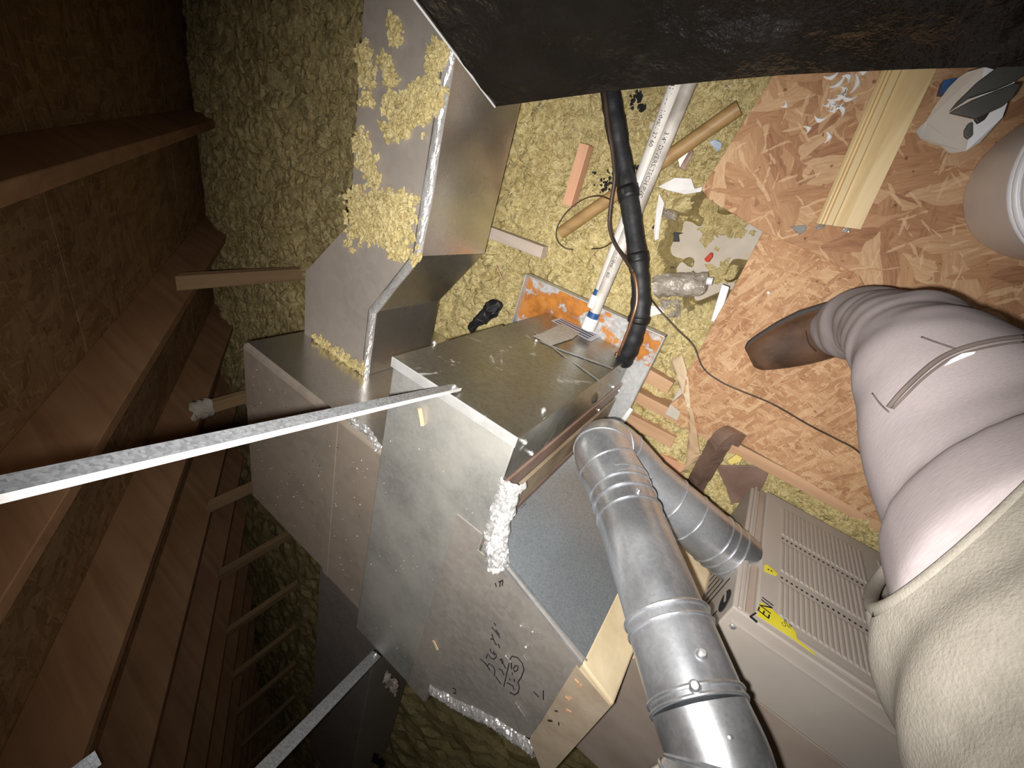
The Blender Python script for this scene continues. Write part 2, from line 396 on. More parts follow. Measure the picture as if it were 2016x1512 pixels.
for k in range(-1, 11):
    ye = -.300 - .605 * (k)
    if rm is None:
        a, b = XE, .35
        o = MB().hexa([(a, 0, RC + SL * a), (b, 0, RC + SL * b), (b, .038, RC + SL * b), (a, .038, RC + SL * a)], [(a, 0, RS + SL * a), (b, 0, RS + SL * b), (b, .038, RS + SL * b), (a, .038, RS + SL * a)]).build('rafter', 'rafter_wood', None, bevel=.002)
        rm = o
    else:
        o = bpy.data.objects.new('rafter', rm.data); COL.objects.link(o)
        m = o.modifiers.new('bevel', 'BEVEL'); m.width = .002; m.segments = 1
    o.location = (0, ye, 0); o.parent = ceiling; o.matrix_parent_inverse = BASE['ceiling'].inverted()
wb = MB().box(-4.2, 1.6, -6.6, -6.62, -.6, 2.4).build('wall_back', 'osb_roof'); wb['kind'] = 'structure'

# vertical posts under the rafters
for k in range(9):
    y = -.735 - .605 * k; x = -1.755 + random.uniform(-.012, .012)
    g = ('wooden post under the rafters standing in insulation, ' + ['nearest the foil duct', 'wrapped in torn pale paper', 'beside the big plenum', 'fourth from the foil duct', 'fifth from the foil duct', 'sixth from the foil duct', 'seventh from the foil duct', 'eighth from the foil duct', 'farthest into the dark'][k])
    th = thing('post', g, 'wooden post', (x, y, -.15), 'wooden posts in a row under the rafters')
    zt = RC + SL * x
    MB().hexa([(x - .018, y - .028, -.3), (x + .018, y - .028, -.3), (x + .018, y + .028, -.3), (x - .018, y + .028, -.3)],
              [(x - .018, y - .028, zt - .03), (x + .018, y - .028, zt - .005), (x + .018, y + .028, zt - .005), (x - .018, y + .028, zt - .03)]).build('shaft', 'post_wood', th, bevel=.002)
    if k == 1:
        m = MB()
        m.grid(lambda u, v: (x + math.cos(v * 6.28) * .034 * (1 + .25 * noise.noise(V(u * 5, v * 7, 2))), y + math.sin(v * 6.28) * .045 * (1 + .3 * noise.noise(V(u * 5, v * 7, 5))), zt - .005 - u * .07 - .02 * noise.noise(V(v * 9, u, 1))), 8, 20)
        m.build('paper_wrap', 'drywall', th, smooth=True)

# ------------------------------------------------------------------ floor (setting): deck boards, joists, plaster ceiling below
floor = thing('floor', 'attic deck of oriented strand board over joists', None, (.3, 0, 0), kind='structure')
up_poly = [at(1525, 150, z=0), at(1470, 235, z=0), at(1430, 300, z=0), at(1405, 340, z=0), at(1383, 372, z=0), at(1395, 392, z=0), at(1500, 455, z=0), at(1600, 497, z=0), at(1690, 543, z=0), at(1705, 570, z=0), V(.30, -.03, 0), V(1.2, -.06, 0), V(1.2, .9, 0), V(-.16, .9, 0)]
MB().prism([q + V(0, 0, .003) for q in up_poly], (0, 0, .012)).build('osb_panel', 'osb_near', floor, bevel=.0015)
lo_poly = [at(1505, 450, z=0), at(1455, 545, z=0), at(1402, 640, z=0), at(1372, 700, z=0), at(1352, 735, z=0), at(1345, 775, z=0), at(1320, 795, z=0), at(1340, 812, z=0), at(1330, 835, z=0), at(1362, 850, z=0), at(1440, 862, z=0), V(.22, -.432, 0), V(.45, -.446, 0), V(1.2, -.46, 0), V(1.2, .3, 0), V(-.04, .3, 0)]
MB().prism([q + V(0, 0, -.012) for q in lo_poly], (0, 0, .0135)).build('osb_panel', 'osb_fine', floor, bevel=.0015)
MB().box(-.048, -.01, .30, -.46, -.15, -.0125).build('joist', 'joist_face', floor, bevel=.002)
MB().box(-.30, 1.2, -.470, -.440, -.16, -.014).build('joist', 'stud_wood', floor, bevel=.002)
dw = MB().grid(lambda u, v: (-.34 + u * .34, -.32 + v * .5, -.152), 1, 1).build('plaster_board', 'drywall', floor)
MB().box(-4.3, 1.6, -6.6, 1.8, -.62, -.6).build('plaster_ceiling', 'drywall', floor)

# ------------------------------------------------------------------ insulation (uncountable fibre)
HX, HY = -.165, -.075
def ins_h(x, y, fine=True):
    base = -.045
    if x < -1.0: base -= .05 * min(1, (-1.0 - x) / .6)
    if x < -1.7: base -= .16 * min(1.6, (-1.7 - x) / 1.1)
    n1 = noise.fractal(V(x * 5, y * 5, 3.1), 1.0, 2.0, 3) * .028
    n2 = noise.noise(V(x * 22, y * 22, 7.7)) * .012 + noise.noise(V(x * 55, y * 55, 1.7)) * .006
    h = base + n1 + n2
    q = V(x * 17 + .6 * noise.noise(V(x * 20, y * 20, 5)), y * 17 + .6 * noise.noise(V(x * 20, y * 20, 8)), .5)
    d1 = noise.voronoi(q)[0]; h += .020 * (.5 - d1[0]) + .008 * min(d1[1] - d1[0], .5)
    if fine:
        d2 = noise.voronoi(V(x * 52, y * 52, 2.5))[0]; h += .007 * (.5 - d2[0]) + noise.noise(V(x * 130, y * 130, 4.2)) * .003
    if x < -.62 and y > -.3: h += .02
    # hollow where the plaster board shows
    dx = (x + .135) / .105; dy = (y + .065) / .125
    r = dx * dx + dy * dy + 1.1 * noise.noise(V(x * 20, y * 20, 9))
    if r < 1.0: h -= .13 * min(1, (1.0 - r) * 3)
    # flatten beneath the deck and the drip pan
    if x > -.06 and y > -.43: h = min(h, -.03)
    if -.55 < x < -.12 and -.75 < y < -.262: h = min(h, -.012)
    return h
def patch(m, x0, x1, y0, y1, st, fine):
    nu, nv = int((x1 - x0) / st), int((y1 - y0) / st)
    m.grid(lambda u, v: (x0 + u * (x1 - x0), y0 + v * (y1 - y0), ins_h(x0 + u * (x1 - x0), y0 + v * (y1 - y0), fine)), nu, nv)
m = MB()
patch(m, -.68, .02, -.62, .34, .0045, True)
patch(m, .02, .72, -.66, -.42, .006, True)
patch(m, -1.7, -.68, -.62, .6, .010, False)
patch(m, -.68, .02, .34, .9, .012, False)
patch(m, -3.3, -1.7, -2.0, 1.2, .016, False)
patch(m, -3.3, .1, -6.58, -2.0, .045, False)
patch(m, -1.7, .1, -2.0, -.62, .02, False)
patch(m, .1, 1.5, -6.58, -.66, .05, False)
# loose clumps
def clumps(m, n, x0, x1, y0, y1, r0, r1, ok=None, ico=ICO1):
    for _ in range(n):
        x, y = random.uniform(x0, x1), random.uniform(y0, y1)
        if ok and not ok(x, y): continue
        r = random.uniform(r0, r1)
        m.blob((x, y, ins_h(x, y, False) + r * .15), r, (1.25, .85, .6), .5, ico)
def okn(x, y):
    if x > -.07 and y > -.44: return False
    if -.56 < x < -.11 and y < -.255: return False
    if -.25 < x < -.05 and -.19 < y < .06: return random.random() < .10
    return True
clumps(m, 3600, -.68, .0, -.62, .34, .003, .010, okn)
clumps(m, 700, .02, .72, -.66, -.45, .005, .012)
clumps(m, 2600, -1.7, -.68, -.62, .6, .008, .022, None, ICO0)
clumps(m, 3000, -3.0, -1.7, -2.0, 1.0, .012, .032, None, ICO0)
ins = m.build('insulation', 'insulation', kind='stuff')
m = MB(); m2 = MB()
def strands(mm, n, x0, x1, y0, y1, L0, L1, w, ok):
    for _ in range(n):
        x, y = random.uniform(x0, x1), random.uniform(y0, y1)
        if not ok(x, y): continue
        a = random.uniform(0, 6.28); L = random.uniform(L0, L1); P = []
        for k in range(5):
            P.append(V(x, y, ins_h(x, y, False) + .004 + random.uniform(-.002, .004))); a += random.uniform(-.7, .7); x += math.cos(a) * L / 4; y += math.sin(a) * L / 4
        vs = []
        for k in range(5):
            t_ = (P[min(k + 1, 4)] - P[max(k - 1, 0)]); sdx = V(-t_.y, t_.x, 0).normalized() * w * (1 - abs(k - 2) / 2.6)
            vs += [P[k] - sdx, P[k] + sdx]
        mm.add(vs, [(2 * k, 2 * k + 1, 2 * k + 3, 2 * k + 2) for k in range(4)])
strands(m, 2600, -.68, .0, -.62, .34, .008, .026, .0006, okn); strands(m2, 2600, -.68, .0, -.62, .34, .006, .022, .0007, okn)
strands(m, 1200, -1.7, -.68, -.62, .6, .02, .05, .0012, lambda x, y: True); strands(m2, 1200, -1.7, -.68, -.62, .6, .02, .05, .0014, lambda x, y: True)
o = m.build('crevice_shade_fibres', 'fibre_crevice_shade', None, kind='stuff'); o.parent = ins  # strands coloured dark to stand in for crevice shade
o = m2.build('pale_fibres', 'fibre_pale', None, kind='stuff'); o.parent = ins
tag(ins, 'yellow loose mineral-fibre insulation covering the attic floor', 'insulation', kind='stuff')

def tuft(name, pix, zz, label, group, rad=(.0025, .0075), spread=10, n=16):
    m = MB(); P = []
    for (px, py) in pix:
        for _ in range(n):
            q = at(px + random.gauss(0, spread), py + random.gauss(0, spread), z=zz)
            r = random.uniform(*rad); m.blob((q.x, q.y, zz + r * .4 + random.random() * .004), r, (1.3, .75, .6), .6); P.append(q)
    o = m.build(name, 'insulation'); tag(o, label, 'insulation clump', group); return o
ZD = .394
tg = 'insulation clumps lying on the foil duct'
def seg(a, b, n): return [(a[0] + (b[0] - a[0]) * i / (n - 1), a[1] + (b[1] - a[1]) * i / (n - 1)) for i in range(n)]
tuft('insulation_tuft', [(x, y) for x in range(700, 812, 17) for y in range(390, 470, 15)] + seg((770, 480), (805, 500), 4), ZD, 'largest yellow insulation clump spread over the bend of the foil duct', tg, n=14)
tuft('insulation_tuft', seg((868, 95), (855, 130), 4) + seg((845, 165), (800, 210), 5) + seg((860, 180), (775, 260), 9) + seg((840, 210), (830, 235), 3), ZD, 'long yellow insulation clump along the right edge of the foil duct', tg, n=22)
tuft('insulation_tuft', seg((775, 45), (782, 80), 4), ZD, 'small yellow insulation clump nearest the far end of the foil duct', tg, spread=7)
tuft('insulation_tuft', seg((716, 95), (730, 160), 5) + [(728, 200)], ZD, 'yellow insulation clump on the left edge of the foil duct, uppermost there', tg, spread=7)
tuft('insulation_tuft', seg((762, 120), (775, 160), 4), ZD, 'yellow insulation clump in the middle of the foil duct top', tg, spread=6)
tuft('insulation_tuft', seg((770, 190), (766, 215), 3), ZD, 'yellow insulation clump on the duct, just left of the long clump', tg, spread=6)
tuft('insulation_tuft', seg((712, 265), (740, 360), 9), ZD, 'narrow yellow insulation clump trailing down the left side of the foil duct', tg, spread=7)
tuft('insulation_tuft', seg((628, 668), (712, 728), 9), .392, 'thin yellow insulation clump where the foil duct meets the plenum', tg, (.003, .007), 5)

tuft('insulation_tuft', [(x, y) for x in range(1372, 1470, 16) for y in range(405, 450, 14) if abs((x - 1372) * .55 + 395 - y) < 34] + [(1398, 470), (1410, 455)], -.146, 'yellow insulation clump lying on the bare plaster below the deck corner', 'insulation clumps on the bare plaster', (.004, .010), 10, 8)
tuft('insulation_tuft', [(1415, 535), (1425, 528), (1432, 540), (1418, 548)], -.146, 'small yellow insulation clump on the bare plaster beside the white channel', 'insulation clumps on the bare plaster', (.004, .009), 8, 9)
# ------------------------------------------------------------------ drip pan under the coil
px0, px1, py0, py1 = -.535, -.128, -.268, -.80
pan = thing('drip_pan', 'rusty galvanised drip pan beneath the coil cabinet', 'drip pan', (px0, py0, 0))
MB().box(px0, px1, py1, py0, -.006, -.003).build('pan_floor', 'pan_rust', pan)
for a in ((px0, px0 + .003, py1, py0), (px1 - .003, px1, py1, py0), (px0, px1, py0 - .003, py0), (px0, px1, py1, py1 + .003)):
    MB().box(*a, -.006, .022).build('pan_rim', 'pan_metal', pan, bevel=.001)
MB().box(px1 - .055, px1 - .004, -.80, -.36, -.0028, -.001).build('pan_ledge', 'pan_metal', pan)

# ------------------------------------------------------------------ evaporator coil cabinet
cx0, cx1, cyf, cyb, cz = -.443, -.181, -.342, -1.178, .555
coil = thing('coil_cabinet', 'galvanised evaporator coil cabinet with scuffed front cover, standing in rusty pan', 'coil cabinet', (cx0, cyf, 0))
MB().box(cx0, cx1, cyb, cyf - .012, .004, cz).build('cabinet_body', 'galv_top', coil, bevel=.003)
zs = .5 * (at(1045, 658, y=cyf).z + at(1190, 758, y=cyf).z)
MB().box(cx0 - .002, cx1 + .002, cyf - .012, cyf, zs, cz + .002).build('front_cover', 'galv_front', coil, bevel=.002)
MB().box(cx0 - .001, cx1 + .001, cyf - .012, cyf - .004, .004, zs - .002).build('lower_cover', 'galv_front', coil, bevel=.002)
MB().box(cx0 - .002, cx1 + .002, cyf - .019, cyf - .0, cz + .0005, cz + .0035).build('top_flange', 'flange_metal', coil, bevel=.001)
MB().box(cx1, cx1 + .003, -.428, cyf, .02, cz).build('side_flange', 'galv_front', coil, bevel=.001)
MB().box(cx1, cx1 + .006, -.466, -.430, .0, cz - .002).build('tape_band', 'brown_tape', coil, bevel=.002)
MB().box(cx1, cx1 + .002, -.477, -.467, .0, cz - .004).build('shadow_gap', 'dark_gap', coil)
MB().box(cx1, cx1 + .008, -.540, -.478, .0, cz - .002).build('side_panel', 'tan_panel', coil, bevel=.002)
MB().box(cx1, cx1 + .002, -.556, -.541, .0, cz - .004).build('shadow_gap', 'dark_gap', coil)
MB().box(cx1, cx1 + .005, -.586, -.557, .0, cz - .002).build('tape_band', 'brown_tape', coil, bevel=.002)
MB().box(cx1 - .06, cx1 - .003, cyb, cyb + .62, cz, cz + .0012).build('top_tape', 'galv_dusty', coil)
def screw(parent, p, n, r=.0045):
    p, n = Vector(p), Vector(n)
    m = MB().tube([p, p + n * .002], r * 1.3, 12); m.tube([p + n * .002, p + n * .005], [r, r * .85], 6)
    return m.build('screw', 'screw_metal', parent)
for q in ((855, 676), (1070, 808), (898, 768), (1055, 672)): screw(coil, at(*q, y=cyf), (0, 1, 0), .0035)
for q in ((1032, 870), (1045, 892), (1205, 761), (1216, 768), (1176, 806)): screw(coil, at(*q, x=cx1 + .003), (1, 0, 0), .0035)
# striped label and paper label on the front
def onfront(q, lift=.0008): p = at(*q, y=cyf - (.004 if at(*q, y=cyf).z < zs else 0)); return V(p.x, p.y + lift, p.z)
c4 = [onfront(q) for q in ((1085, 632), (1107, 624), (1186, 662), (1163, 673))]
MB().prism(c4, (0, .0004, 0)).build('rating_label', 'label_white', coil)
for k in range(4):
    f0, f1 = .10 + k * .22, .10 + k * .22 + .09
    a0, a1 = c4[0].lerp(c4[1], f0), c4[0].lerp(c4[1], f1); b0, b1 = c4[3].lerp(c4[2], f0), c4[3].lerp(c4[2], f1)
    MB().prism([a0.lerp(b0, .06) + V(0, .0006, 0), a1.lerp(b1, .06) + V(0, .0006, 0), a1.lerp(b1, .9) + V(0, .0006, 0), a0.lerp(b0, .9) + V(0, .0006, 0)], (0, .0003, 0)).build('label_stripe', 'label_blue', coil)
MB().prism([onfront(q, .0022) for q in ((1105, 639), (1140, 657), (1127, 668), (1100, 677), (1085, 682), (1049, 663), (1068, 657), (1075, 653))], (0, .0005, 0)).build('paper_label', 'paper_label', coil)
def crumple(name, path, w, mat, parent, amp=.006, nu=60, nv=14, up=(0, 0, 1), arch=.012, seed=0.0, straight=False):
    P = spline(path, 12) if not straight else [Vector(path[i]).lerp(Vector(path[i + 1]), k / 12) for i in range(len(path) - 1) for k in range(12)] + [Vector(path[-1])]
    def fn(u, v):
        i = u * (len(P) - 1); k = int(min(i, len(P) - 2)); q = P[k].lerp(P[k + 1], i - k)
        t = (P[min(k + 2, len(P) - 1)] - P[max(k - 1, 0)]).normalized(); s = t.cross(Vector(up)).normalized(); n = s.cross(t)
        ww = w * (1 + .3 * noise.noise(V(u * 9, seed, 0)))
        a = (v - .5) * 2
        return q + s * a * ww + n * (arch * (1 - a * a) + amp * abs(noise.noise(V(u * 26 + seed, v * 5, seed))) + amp * .5 * noise.noise(V(u * 60, v * 13, seed + 3)))
    return MB().grid(fn, nu, nv).build(name, mat, parent)
crumple('tape_strip', [onfront(q) for q in ((1062, 672), (1105, 690), (1150, 706), (1195, 722), (1222, 733))], .0045, 'galv_pipe', coil, .0015, 60, 5, up=(0, 1, 0), arch=.0015, seed=6)
crumple('tape_strip', [onfront(q) for q in ((1052, 655), (1095, 690), (1140, 722), (1188, 757))], .0030, 'galv_pipe', coil, .001, 60, 5, up=(0, 1, 0), arch=.001, seed=16)
p = at(1172, 783, x=cx1 + .003); MB().blob(p - V(.010, 0, 0), .018, (1, 1, 1), 0, ICO2).build('dent', 'galv_front', coil, smooth=True)
# crumpled foil on the corner of the cabinet
crumple('foil_crumple', [(cx1 + .012, -.425, cz - .012), (cx1 + .014, -.48, cz - .006), (cx1 + .022, -.54, cz + .0), (cx1 + .045, -.60, cz + .002)], .020, 'foil_tape', coil, .010, arch=.010, up=(.6, 0, .8))
letters('pen_mark', 'LDIL', .012, at(1024, 1002, x=cx1 + .0092), (0, -.2, -1), (0, 1, -.2), 'ink', coil, .0005)
MB().tube([(cx0 + .08, -.40, cz + .006), (cx0 + .09, -.43, cz + .003)], .004, 6).build('tape_scrap', 'sawdust', coil)

# ------------------------------------------------------------------ supply plenum and its ducts
fx0, fx1, fyf, fyb, fz = -.965, -.447, -.567, -1.105, .548
plen = thing('supply_plenum', 'large dusty foil-faced plenum box left of the coil cabinet', 'plenum', (fx0, fyf, 0))
MB().box(fx0, fx1, fyb, fyf, .02, fz).build('plenum_body', 'plenum_foil', plen, bevel=.012)
MB().box(fx0 + .01, fx1, fyf, fyf + .0015, .03, fz - .012).build('front_facing', 'duct_foil', plen)
xcr = at(655, 950, z=fz).x
MB().box(xcr, fx1 + .002, fyb + .002, fyf - .004, fz, fz + .0018).build('top_flap', 'plenum_foil', plen)
MB().box(xcr - .014, xcr + .006, fyb + .002, fyf - .004, fz + .001, fz + .003).build('seam_tape', 'plenum_foil', plen)
crumple('foil_tape_scrap', [at(690, 825, z=fz), at(725, 850, z=fz), at(748, 885, z=fz)], .012, 'foil_tape', plen, .006, 30, 8, arch=.003, seed=4)
m = MB()
for _ in range(110):
    x, y = random.uniform(fx0 + .03, fx1 - .02), random.uniform(fyb + .03, fyf - .03)
    m.blob((x, y, fz + .0025), random.uniform(.0004, .0014), (1.4, .8, .6), .4, ICO0)
for _ in range(45):
    m.blob((random.uniform(cx0 + .02, cx1 - .02), random.uniform(-1.1, -.45), cz + .001), random.uniform(.0004, .0010), (1.4, .8, .6), .4, ICO0)
tag(m.build('dust_specks', 'speck', kind='stuff'), 'pale dust specks scattered on the plenum and coil cabinet tops', 'dust', kind='stuff')
m = MB()
for _ in range(60): m.blob((random.uniform(fx0 + .03, fx1 - .02), random.uniform(fyb + .03, fyf - .03), fz + .0025), random.uniform(.0007, .0018), (1.6, .7, .5), .4, ICO0)
tag(m.build('dark_specks', 'dark_gap', kind='stuff'), 'dark grit specks scattered on the plenum top', 'grit', kind='stuff')
def loft_duct(name, label, sec, zt, zb, mat_top, mat_side, tape=True):
    th = thing(name, label, 'air duct', (sec[0][0], sec[0][2], zb))
    m = MB()                       # body: sections (xl, xr, y)
    vs = []; fs = []
    for xl, xr, y in sec: vs += [(xl, y, zb), (xr, y, zb), (xr, y, zt), (xl, y, zt)]
    n = len(sec)
    for i in range(n - 1):
        for j in range(4):
            fs.append((i * 4 + j, i * 4 + (j + 1) % 4, (i + 1) * 4 + (j + 1) % 4, (i + 1) * 4 + j))
    fs += [(3, 2, 1, 0), (4 * n - 4, 4 * n - 3, 4 * n - 2, 4 * n - 1)]
    m.add(vs, fs); m.build('duct_body', mat_side, th, bevel=.006)
    q = MB(); vs = []; fs = []
    for xl, xr, y in sec: vs += [(xl + .004, y, zt + .0012), (xr - .016, y, zt + .0012)]
    for i in range(n - 1): fs.append((2 * i, 2 * i + 1, 2 * i + 3, 2 * i + 2))
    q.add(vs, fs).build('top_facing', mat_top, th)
    if tape:
        crumple('edge_tape', [(xr - .003, y, zt - .001) for xl, xr, y in sec], .009, 'foil_tape', th, .0014, 200, 8, arch=.004, up=(.6, 0, .8), seed=9, straight=True)  # foil tape whose pale tone also carries the painted ridge highlight
    return th
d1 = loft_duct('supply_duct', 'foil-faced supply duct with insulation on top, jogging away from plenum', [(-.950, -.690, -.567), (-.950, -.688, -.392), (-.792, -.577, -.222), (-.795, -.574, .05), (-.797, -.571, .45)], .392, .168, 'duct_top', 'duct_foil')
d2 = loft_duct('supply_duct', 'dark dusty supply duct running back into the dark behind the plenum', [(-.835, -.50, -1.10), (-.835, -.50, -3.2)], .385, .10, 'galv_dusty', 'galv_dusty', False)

# ------------------------------------------------------------------ transition between coil and furnace
tr = thing('duct_transition', 'grey sheet-metal transition with pen writing between coil cabinet and furnace', 'duct transition', (-.06, -.6, .1))
TZ = .553
tp = [V(-.178, -.575, 0), V(.052, -.654, 0), V(.050, -.950, 0), V(-.178, -1.12, 0)]
MB().prism([q + V(0, 0, .10) for q in tp], (0, 0, TZ - .10)).build('transition_body', 'galv_dusty', tr, bevel=.002)
n_ = (tp[1] - tp[0]).normalized(); nf = V(-n_.y, n_.x, 0)
nf = nf if nf.y > 0 else -nf
MB().hexa([tp[0] + nf * .0005 + V(0, 0, .1), tp[1] + nf * .0005 + V(0, 0, .1), tp[1] + nf * .0025 + V(0, 0, .1), tp[0] + nf * .0025 + V(0, 0, .1)],
          [tp[0] + nf * .0005 + V(0, 0, TZ - .006), tp[1] + nf * .0005 + V(0, 0, TZ - .006), tp[1] + nf * .0025 + V(0, 0, TZ - .006), tp[0] + nf * .0025 + V(0, 0, TZ - .006)]).build('front_sheet', 'galv_dark', tr)
for o_, h in ((.001, .003), (.010, -.001)):
    MB().tube([tp[0] + nf * (o_) + V(.012, 0, TZ + h), tp[1] + nf * o_ + V(0, 0, TZ + h)], .0016, 6).build('seam_lip', 'galv_pipe', tr)
MB().hexa([(-.19, -.60, TZ), (-.135, -.60, TZ), (-.150, -1.09, TZ), (-.19, -1.09, TZ)], [(-.19, -.60, TZ + .0018), (-.135, -.60, TZ + .0018), (-.150, -1.09, TZ + .0018), (-.19, -1.09, TZ + .0018)]).build('joint_tape', 'galv_dusty', tr)
crumple('edge_foil', [tp[3] + V(-.0, .01, TZ - .004), tp[3].lerp(tp[2], .35) + V(0, -.004, TZ - .004), tp[3].lerp(tp[2], .7) + V(0, -.004, TZ - .004), tp[2] + V(.02, -.02, TZ - .004)], .020, 'foil_tape', tr, .005, 140, 10, arch=.012, seed=2)
# mastic collar
co = [V(.052, -.654, 0), V(.121, -.684, 0), V(.115, -1.02, 0), V(.050, -.950, 0)]
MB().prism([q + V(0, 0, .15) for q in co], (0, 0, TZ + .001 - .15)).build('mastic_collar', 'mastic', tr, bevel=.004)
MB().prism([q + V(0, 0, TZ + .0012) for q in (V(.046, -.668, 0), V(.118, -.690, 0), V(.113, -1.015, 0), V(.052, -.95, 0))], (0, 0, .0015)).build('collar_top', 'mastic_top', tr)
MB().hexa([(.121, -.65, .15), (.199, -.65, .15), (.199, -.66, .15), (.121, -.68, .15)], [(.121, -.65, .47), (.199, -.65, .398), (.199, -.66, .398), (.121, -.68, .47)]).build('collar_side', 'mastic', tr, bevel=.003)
# handwriting
def scrib(strokes):
    for st in strokes:
        MB().tube([at(*q, z=TZ + .0015) for q in st], .0011, 5).build('pen_stroke', 'ink', tr)
wx = lambda q: (900 + q[0] / 8.4, 1180 + q[1] / 8.4)
hand = [[(380, 985), (470, 1060), (545, 1180)], [(500, 1095), (530, 1060), (600, 1120), (625, 1180), (615, 1270)], [(480, 975), (505, 900), (560, 970), (610, 995)], [(545, 820), (560, 870), (600, 900), (640, 900), (650, 950), (610, 985)], [(600, 860), (620, 920)],
        [(575, 580), (610, 690), (650, 760)], [(550, 650), (590, 665)], [(680, 740), (705, 800)], [(570, 460), (640, 540), (710, 640)], [(610, 390), (640, 440)], [(640, 500), (700, 590)],
        [(705, 990), (760, 1060), (800, 1140)], [(710, 1000), (740, 985), (760, 1030), (740, 1060)], [(690, 1150), (740, 1170), (770, 1250)], [(640, 1280), (720, 1400)],
        [(860, 1060), (820, 1230), (775, 1435)], [(895, 1040), (900, 1150)], [(910, 1210), (915, 1245)],
        [(870, 1000), (905, 940), (1000, 965), (1080, 1060), (1105, 1170), (1060, 1290), (1005, 1370), (1030, 1460), (1010, 1540), (950, 1580), (870, 1540)],
        [(970, 1090), (1010, 1110), (1000, 1170), (950, 1200), (930, 1140), (970, 1090)], [(860, 1310), (880, 1340)], [(940, 1320), (950, 1360)], [(825, 1380), (860, 1400), (920, 1430), (940, 1500)]]
scrib([[wx(q) for q in st] for st in hand])
scrib([[(975, 1148), (977, 1155)], [(982, 1146), (990, 1142)], [(985, 1146), (984, 1155)], [(990, 1143), (989, 1153)]])
wz = lambda q: (820 + q[0] / 4.2, 1300 + q[1] / 4.2)
scrib([[wz(q) for q in st] for st in ([(1048, 250), (1050, 325)], [(970, 260), (1010, 305)], [(300, 230), (325, 240), (322, 275), (305, 270)])])
# nails and flecks lying on the transition
ng = 'small nails scattered on the transition top'
NAIL = ['uppermost bright nail on the grey transition, above the pen writing', 'bright nail second from the top on the grey transition', 'bright nail in the middle, right of the pen writing', 'bright nail crossing the top of the circled pen number', 'bright nail just right of the circled pen number', 'bright nail below the circled pen number, left of the lowest nail', 'lowest bright nail near the crinkled foil edge of the transition']
for (a, b), nl in zip((((1025, 1232), (1042, 1236)), ((1048, 1244), (1064, 1246)), ((1035, 1274), (1047, 1271)), ((995, 1291), (1006, 1304)), ((1031, 1291), (1037, 1300)), ((1016, 1384), (1026, 1402)), ((1021, 1392), (1034, 1411))), NAIL):
    A, B = at(*a, z=TZ + .003), at(*b, z=TZ + .003)
    o = MB().tube([A, B], .0009, 6); d = (B - A).normalized(); o.tube([A - d * .0004, A + d * .0008], .0026, 8)
    tag(o.build('nail', 'screw_metal'), nl, 'nail', ng)
for i, (q, r, mt) in enumerate((((1135, 1341), .004, 'red_wood'), ((1117, 1375), .0045, 'stud_wood'), ((1140, 1350), .005, 'red_wood'), ((1120, 1400), .005, 'red_wood'), ((1083, 1419), .005, 'dark_gap'), ((1095, 1400), .003, 'dark_gap'), ((1122, 1374), .0035, 'red_wood'), ((1100, 1425), .003, 'dark_gap'))):
    c = at(*q, z=TZ + .004); d = V(random.uniform(-1, 1), random.uniform(-1, 1), 0).normalized()
    o = MB().bar(c - d * r, c + d * r, V(-d.y, d.x, 0) * r * .3, V(0, 0, .0008)).build('wood_splinter', mt)
    tag(o, ['uppermost reddish splinter on the cream sealed collar', 'tan splinter left of the reddish ones on the cream sealed collar', 'second reddish splinter down on the cream sealed collar', 'lowest reddish splinter on the cream sealed collar', 'longest dark splinter on the cream sealed collar', 'small dark splinter left of the lowest reddish one on the collar', 'tiny reddish splinter beside the tan one on the collar', 'dark splinter nearest the frame bottom on the collar'][i], 'splinter', 'splinters on the sealed collar')
c = at(857, 1270, z=cz + .004)
tag(MB().bar(c - V(.008, -.008, 0), c + V(.008, -.008, 0), V(.002, .002, 0), V(0, 0, .001)).build('wood_splinter', 'sawdust'), 'pale wood splinter on top of the coil cabinet near its back edge', 'splinter')

# ------------------------------------------------------------------ furnace
fu = thing('furnace', 'beige horizontal gas furnace with louvred front door and yellow label', 'furnace', (.2, -.51, 0))
FX, FY, FZ = .200, -.512, .400
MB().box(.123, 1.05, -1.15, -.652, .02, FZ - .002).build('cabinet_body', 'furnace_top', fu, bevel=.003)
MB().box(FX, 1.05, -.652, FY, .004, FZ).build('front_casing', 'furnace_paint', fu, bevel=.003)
door = MB().box(.229, 1.0, FY, FY + .012, .008, FZ - .008).build('door', 'furnace_paint', fu, bevel=.003)
